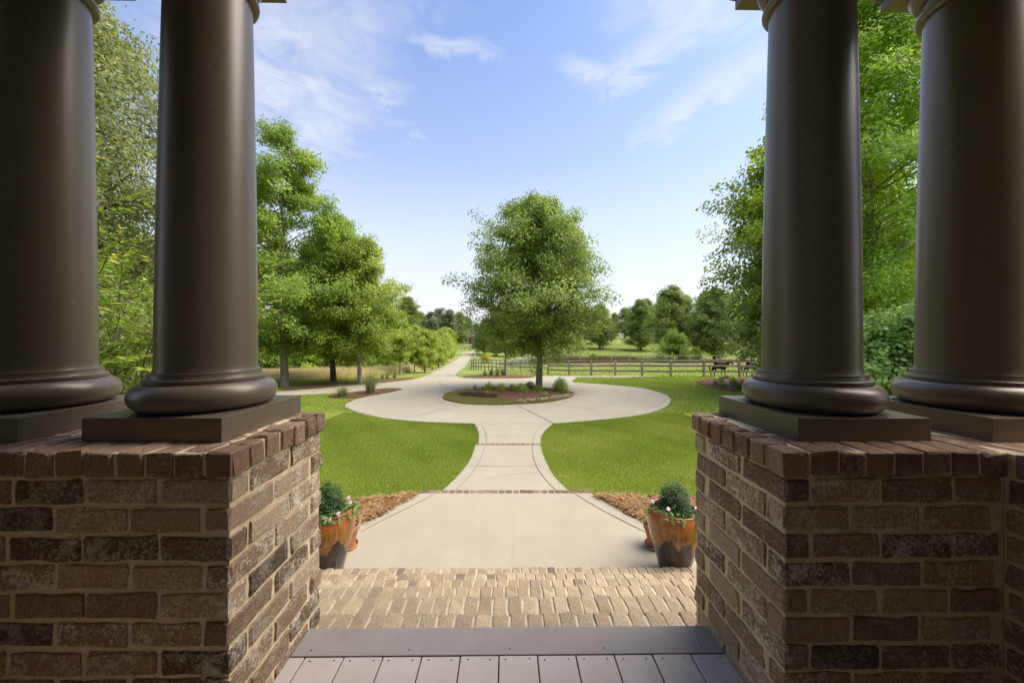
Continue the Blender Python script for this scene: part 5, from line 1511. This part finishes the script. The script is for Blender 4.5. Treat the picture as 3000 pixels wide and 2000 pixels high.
def clay_pot(x, y, label, plabel, seed):
    z0 = tz(x, y) + .02
    root = tag(empty('clay_pot', (x, y, z0)), label, 'pot', 'small clay pots behind the glazed pots')
    b = MB(); b.lathe([(.001, .018), (.085, .018), (.090, .02), (.128, .19), (.130, .195), (.140, .196), (.142, .235), (.138, .240), (.128, .238), (.125, .20), (.001, .20)], 36); o = b.build('body', M_TERRA, root); smooth_by_angle(o, 40)
    b = MB(); b.lathe([(.001, .0), (.115, .0), (.128, .032), (.122, .034), (.112, .012), (.001, .012)], 36); o = b.build('saucer', M_TERRA, root); smooth_by_angle(o, 40)
    r2 = tag(empty('potted_vinca', (x, y, z0 + .20)), plabel, 'plant')
    mobj('leaves', bush_mesh(.14, .20, 130, .06, L_VINCA, seed, .45, 6, .3), r2)
    b = MB(); b.tube([(0, 0, -.02), (.01, 0, .1)], [.006, .003], 5); b.build('stem', M_TWIG, r2)
clay_pot(-1.715, 3.86, 'small clay pot with saucer behind the left glazed pot', 'leafy plant in the clay pot behind the left glazed pot', 5)
clay_pot(1.615, 3.84, 'small clay pot with saucer behind the right glazed pot', 'leafy plant in the clay pot behind the right glazed pot', 6)

# ================================================================== FENCES
def fence(name, label, pts, h, mat, rails=(.34, .68, .98), wp=.12, hr=.12, dpt=.04, closed=False, cap=True, group=None):
    c = pts[len(pts) // 2]
    root = tag(empty(name, (c[0], c[1], tz(*c))), label, 'fence', group)
    o0 = Vector(root.location)
    for (x, y) in pts:
        b = MB(); z = tz(x, y)
        b.box(-wp / 2, wp / 2, -wp / 2, wp / 2, -.2, h, .008)
        if cap: b.add([(-wp * .55, -wp * .55, h + .001), (wp * .55, -wp * .55, h + .001), (wp * .55, wp * .55, h + .001), (-wp * .55, wp * .55, h + .001), (0, 0, h + .05)], [(0, 1, 4), (1, 2, 4), (2, 3, 4), (3, 0, 4), (3, 2, 1, 0)])
        b.build('post', mat, root, loc=Vector((x, y, z)) - o0, rot=(0, 0, random.gauss(0, .03)))
    for a, b_ in zip(pts[:-1], pts[1:]):
        A = Vector((*a, tz(*a))); B = Vector((*b_, tz(*b_))); d = B - A
        n_ = Vector((-d.y, d.x, 0)).normalized() * dpt / 2
        for f in rails:
            j0, j1 = random.gauss(0, .008), random.gauss(0, .008)
            q = MB(); V = []
            for P_, j in ((A, j0), (B, j1)):
                for sg in (-1, 1):
                    for zz_ in (f * h - hr / 2 + j, f * h + hr / 2 + j): V.append(P_ + n_ * sg + Vector((0, 0, zz_)) - A)
            q.add(V, [(0, 1, 3, 2), (4, 6, 7, 5), (0, 4, 5, 1), (2, 3, 7, 6), (1, 5, 7, 3), (0, 2, 6, 4)])
            q.build('rail', mat, root, loc=A - o0)
    return root
post_px = [(1606, 1096.5), (1667, 1098.5), (1732, 1100.5), (1803, 1101), (1881, 1102.5), (1965, 1104), (2062, 1104), (2166, 1104.5), (2285, 1106), (2420, 1108), (2580, 1111)]
nf = [G(*q) for q in post_px]
fence('paddock_fence', 'weathered three-rail paddock fence across the lawn in front of the horses', nf, 1.16, M_FENCE, wp=.14, hr=.13)
ff = [Z7(478, 606), Z7(516, 607), Z7(556, 608), Z7(598, 610), Z7(648, 612), Z7(706, 614), Z7(770, 616), Z7(835, 618), Z7(905, 620), Z7(972, 622), Z7(1045, 622), Z7(1180, 622), Z7(1320, 622), Z7(1490, 624), Z7(1600, 626)]
fence('far_fence', 'weathered fence beyond the bed behind the turning circle', ff, 1.15, M_FENCE, wp=.12, hr=.11)
lf = [ff[0]] + [Z7(*q) for q in ((500, 545), (520, 480), (540, 420), (558, 370), (575, 330), (588, 305))]
fence('lane_fence', 'fence climbing beside the right edge of the lane', lf, 1.15, M_FENCE, wp=.12, hr=.10)
d0 = G(1352, 1030); d1 = G(1396, 1027)
ee = [(d0[0] + (d1[0] - d0[0]) * t, max(d0[1], d1[1]) + 2) for t in np.linspace(-.9, 1.3, 8)]
fence('brown_fence', 'dark brown fence across the far end of the lane', ee, 1.3, M_FENCE_DK, wp=.16, hr=.14)
pf = [G(px, py) for px, py in ((1700, 1070), (1790, 1069.5), (1843, 1069), (1902, 1068.5), (1975, 1068), (2020, 1068), (2110, 1067), (2160, 1067), (2210, 1066.5), (2290, 1066))]
fence('back_fence', 'thin pale fence along the dirt track behind the horses', pf, 1.0, M_FENCE, rails=(.5, .95), wp=.09, hr=.07, cap=False)

# ================================================================== HORSES
M_HORSE = m_plain('dark_coat', (0.020, 0.013, 0.010), 0.9, 0.3, 5, 0, spec=.1)
M_MANE = m_plain('black_mane', (0.010, 0.009, 0.008), 0.6, 0.2, 9, 0)
def m_two_tone():
    m, t, p, co, out = new_mat('dun_coat')
    s = t.new('ShaderNodeSeparateXYZ'); t.l.new(co, s.inputs[0])
    n = t.noise(co, 5, 3)
    h = t.math('ADD', s.outputs[2], t.math('MULTIPLY', n, .16))
    t.put(p.inputs['Base Color'], t.ramp(h, [(0.30, (0.10, 0.075, 0.055)), (0.52, (0.24, 0.19, 0.15)), (0.68, (0.20, 0.155, 0.12)), (0.82, (0.028, 0.019, 0.014))]))
    p.inputs['Roughness'].default_value = 0.9; p.inputs['Specular IOR Level'].default_value = 0.1
    return m
def horse(label, x, y, rz, mat, head='up', sc=1.0):
    """one skinned body; +x is forward, withers 1.0 m"""
    root = tag(empty('horse', (x, y, tz(x, y)), rz, sc), label, 'horse')
    V = [(-.02, 0, .72)]; rad = [(.27, .285)]; E = []
    def add(p, r, par):
        V.append(p); rad.append(r if isinstance(r, tuple) else (r, r)); E.append((par, len(V) - 1)); return len(V) - 1
    ch = add((.26, 0, .745), (.255, .285), 0)
    br = add((.44, 0, .76), (.16, .20), ch)
    rm = add((-.30, 0, .79), (.255, .27), 0)
    bt = add((-.49, 0, .78), (.12, .15), rm)
    if head == 'up':
        n1 = add((.58, 0, .90), (.10, .155), br); n2 = add((.72, 0, 1.01), (.075, .115), n1); po = add((.80, 0, 1.07), (.065, .085), n2)
        ck = add((.88, 0, 1.0), (.065, .085), po); nz = add((1.0, 0, .90), (.045, .055), ck); mz = add((1.05, 0, .86), (.043, .045), nz)
        hp = ((.80, 1.12), (.83, 1.10)); mane = [(.48, 1.0), (.58, 1.06), (.70, 1.14), (.79, 1.17), (.86, 1.12)]
    else:
        n1 = add((.60, 0, .72), (.10, .15), br); n2 = add((.74, 0, .58), (.075, .11), n1); po = add((.83, 0, .46), (.065, .085), n2)
        ck = add((.86, 0, .36), (.065, .085), po); nz = add((.88, 0, .22), (.045, .055), ck); mz = add((.885, 0, .15), (.043, .045), nz)
        hp = ((.88, .50), (.88, .48)); mane = [(.48, .98), (.62, .90), (.76, .74), (.87, .58), (.92, .50)]
    for sy, fx in ((-1, .03), (1, -.05)):
        s1 = add((.34 + fx * .4, sy * .10, .62), (.085, .11), ch); e = add((.33 + fx, sy * .105, .46), .058, s1); k = add((.34 + fx * 1.3, sy * .105, .29), .040, e)
        f = add((.335 + fx * 1.6, sy * .105, .10), .030, k); h_ = add((.35 + fx * 1.7, sy * .105, .02), .044, f)
    for sy, fx in ((-1, .07), (1, -.07)):
        s1 = add((-.37 + fx * .3, sy * .10, .62), (.095, .135), rm); st = add((-.31 + fx * .6, sy * .11, .49), .078, s1); hk = add((-.46 + fx, sy * .11, .33), .044, st)
        f = add((-.44 + fx, sy * .11, .11), .031, hk); h_ = add((-.42 + fx, sy * .11, .02), .044, f)
    me = bpy.data.meshes.new('body'); me.from_pydata(V, E, [])
    o = mobj('body', me, root)
    m1 = o.modifiers.new('Skin', 'SKIN'); m1.use_smooth_shade = True; m1.branch_smoothing = .6
    for i, sv in enumerate(me.skin_vertices[0].data): sv.radius = rad[i]; sv.use_root = (i == 0)
    m2 = o.modifiers.new('Sub', 'SUBSURF'); m2.levels = 2; m2.render_levels = 2
    dg = bpy.context.evaluated_depsgraph_get(); dg.update()
    nm = bpy.data.meshes.new_from_object(o.evaluated_get(dg)); o.modifiers.clear(); o.data = nm
    nm.materials.clear(); nm.materials.append(mat)
    for sy in (-1, 1):
        b = MB(); b.add([(0, -.02, 0), (.03, .0, -.005), (0, .02, 0), (.01, 0, .09), (-.02, 0, 0)], [(0, 1, 3), (1, 2, 3), (2, 4, 3), (4, 0, 3)])
        b.build('ear', mat, root, loc=(hp[0][0] - .01, sy * .045, hp[0][1]))
    b = MB()
    for i in range(len(mane) - 1):
        (xa, za), (xb, zb_) = mane[i], mane[i + 1]
        for sy in (-.07, .07): b.add([(xa, 0, za), (xb, 0, zb_), (xb - .02, sy, zb_ - .13), (xa - .02, sy, za - .15)], [(0, 1, 2, 3)])
    b.build('mane', M_MANE, root)
    b = MB(); b.tube([(-.56, 0, .86), (-.635, 0, .80), (-.66, 0, .62), (-.65, .01, .42), (-.64, 0, .28)], [.025, .040, .050, .042, .008], 7); b.build('tail', M_MANE, root, True)
    return root
d = ray(2106, 1100); hy = G(2100, 1104)[1] + .75; horse('nearly black horse standing with raised head behind the fence', d[0] / d[1] * hy, hy, R(-4), M_HORSE, 'up', .99)
d = ray(2201, 1100); hy = G(2192, 1104)[1] + .75; horse('dark horse with pale belly and legs, its head behind the column', d[0] / d[1] * hy, hy, R(-6), m_two_tone(), 'down', .99)

# ================================================================== FAR BUILDINGS AND POND BRIDGE
M_FWALL = m_plain('far_brick_wall', (0.42, 0.27, 0.20), 0.9, .15, 3, 0); M_ROOF = m_plain('far_roof', (0.10, 0.09, 0.085), .9, .2, 3, 0); M_GLASSD = m_plain('dark_window', (0.03, 0.035, 0.04), .15, .1, 3, 0)
hx = ray(1376, 1000); Y = 158; hx = hx[0] / hx[1] * Y; hz = tz(hx, Y)
hs = tag(empty('far_house', (hx, Y, hz)), 'small brick house far off at the end of the lane', 'house')
b = MB(); b.box(-6, 6, 0, 7, -1, 3.2); b.build('wall', M_FWALL, hs)
b = MB(); b.add([(-6.6, -.6, 3.2), (6.6, -.6, 3.2), (6.6, 7.6, 3.2), (-6.6, 7.6, 3.2), (-6.6, 3.5, 5.6), (6.6, 3.5, 5.6)], [(3, 2, 1, 0), (0, 1, 5, 4), (2, 3, 4, 5), (0, 4, 3), (1, 2, 5)]); b.build('roof', M_ROOF, hs)
for xx in (-4, -1.8, 2.2, 4.4):
    b = MB(); b.box(-.6, .6, -.06, .05, .9, 2.4); wn = b.build('window', M_WHITE, hs, loc=(xx, 0, 0)); b = MB(); b.box(-.5, .5, -.09, -.061, 1.0, 2.3); b.build('pane', M_GLASSD, wn)
b = MB(); b.box(-.5, .5, -.06, .05, 0, 2.2); b.build('door', M_ROOF, hs, loc=(.2, 0, 0))
# footbridge with white deck over the pond
A = at_depth(1512, 1059, pc[1] + 1.5); B = at_depth(1588, 1056, pc[1] + 4.0)
br = tag(empty('foot_bridge', A), 'pale footbridge with dark railing over the pond', 'bridge')
d = B - A; L = d.length; ax = math.atan2(d.y, d.x); el_ = math.asin(d.z / L)
dk = MB(); dk.box(0, L, -.6, .6, -.25, -.1); dk.build('deck', M_WHITE, br, rot=(0, -el_, ax))
for sy in (-.6, .6):
    q = MB(); q.box(0, L, sy - .04, sy + .04, .42, .48); q.box(0, L, sy - .03, sy + .03, .16, .20); q.build('railing', M_GREYPAINT, br, rot=(0, -el_, ax))
    for k in range(7):
        q = MB(); q.box(L * k / 6 - .05, L * k / 6 + .05, sy - .05, sy + .05, -.099, .419); q.build('post', M_GREYPAINT, br, rot=(0, -el_, ax))
for k in (1, 5):
    q = MB(); q.box(-.1, .1, -.1, .1, -2.2, -.25); q.build('pier', M_GREYPAINT, br, loc=tuple(d * (k / 6)))
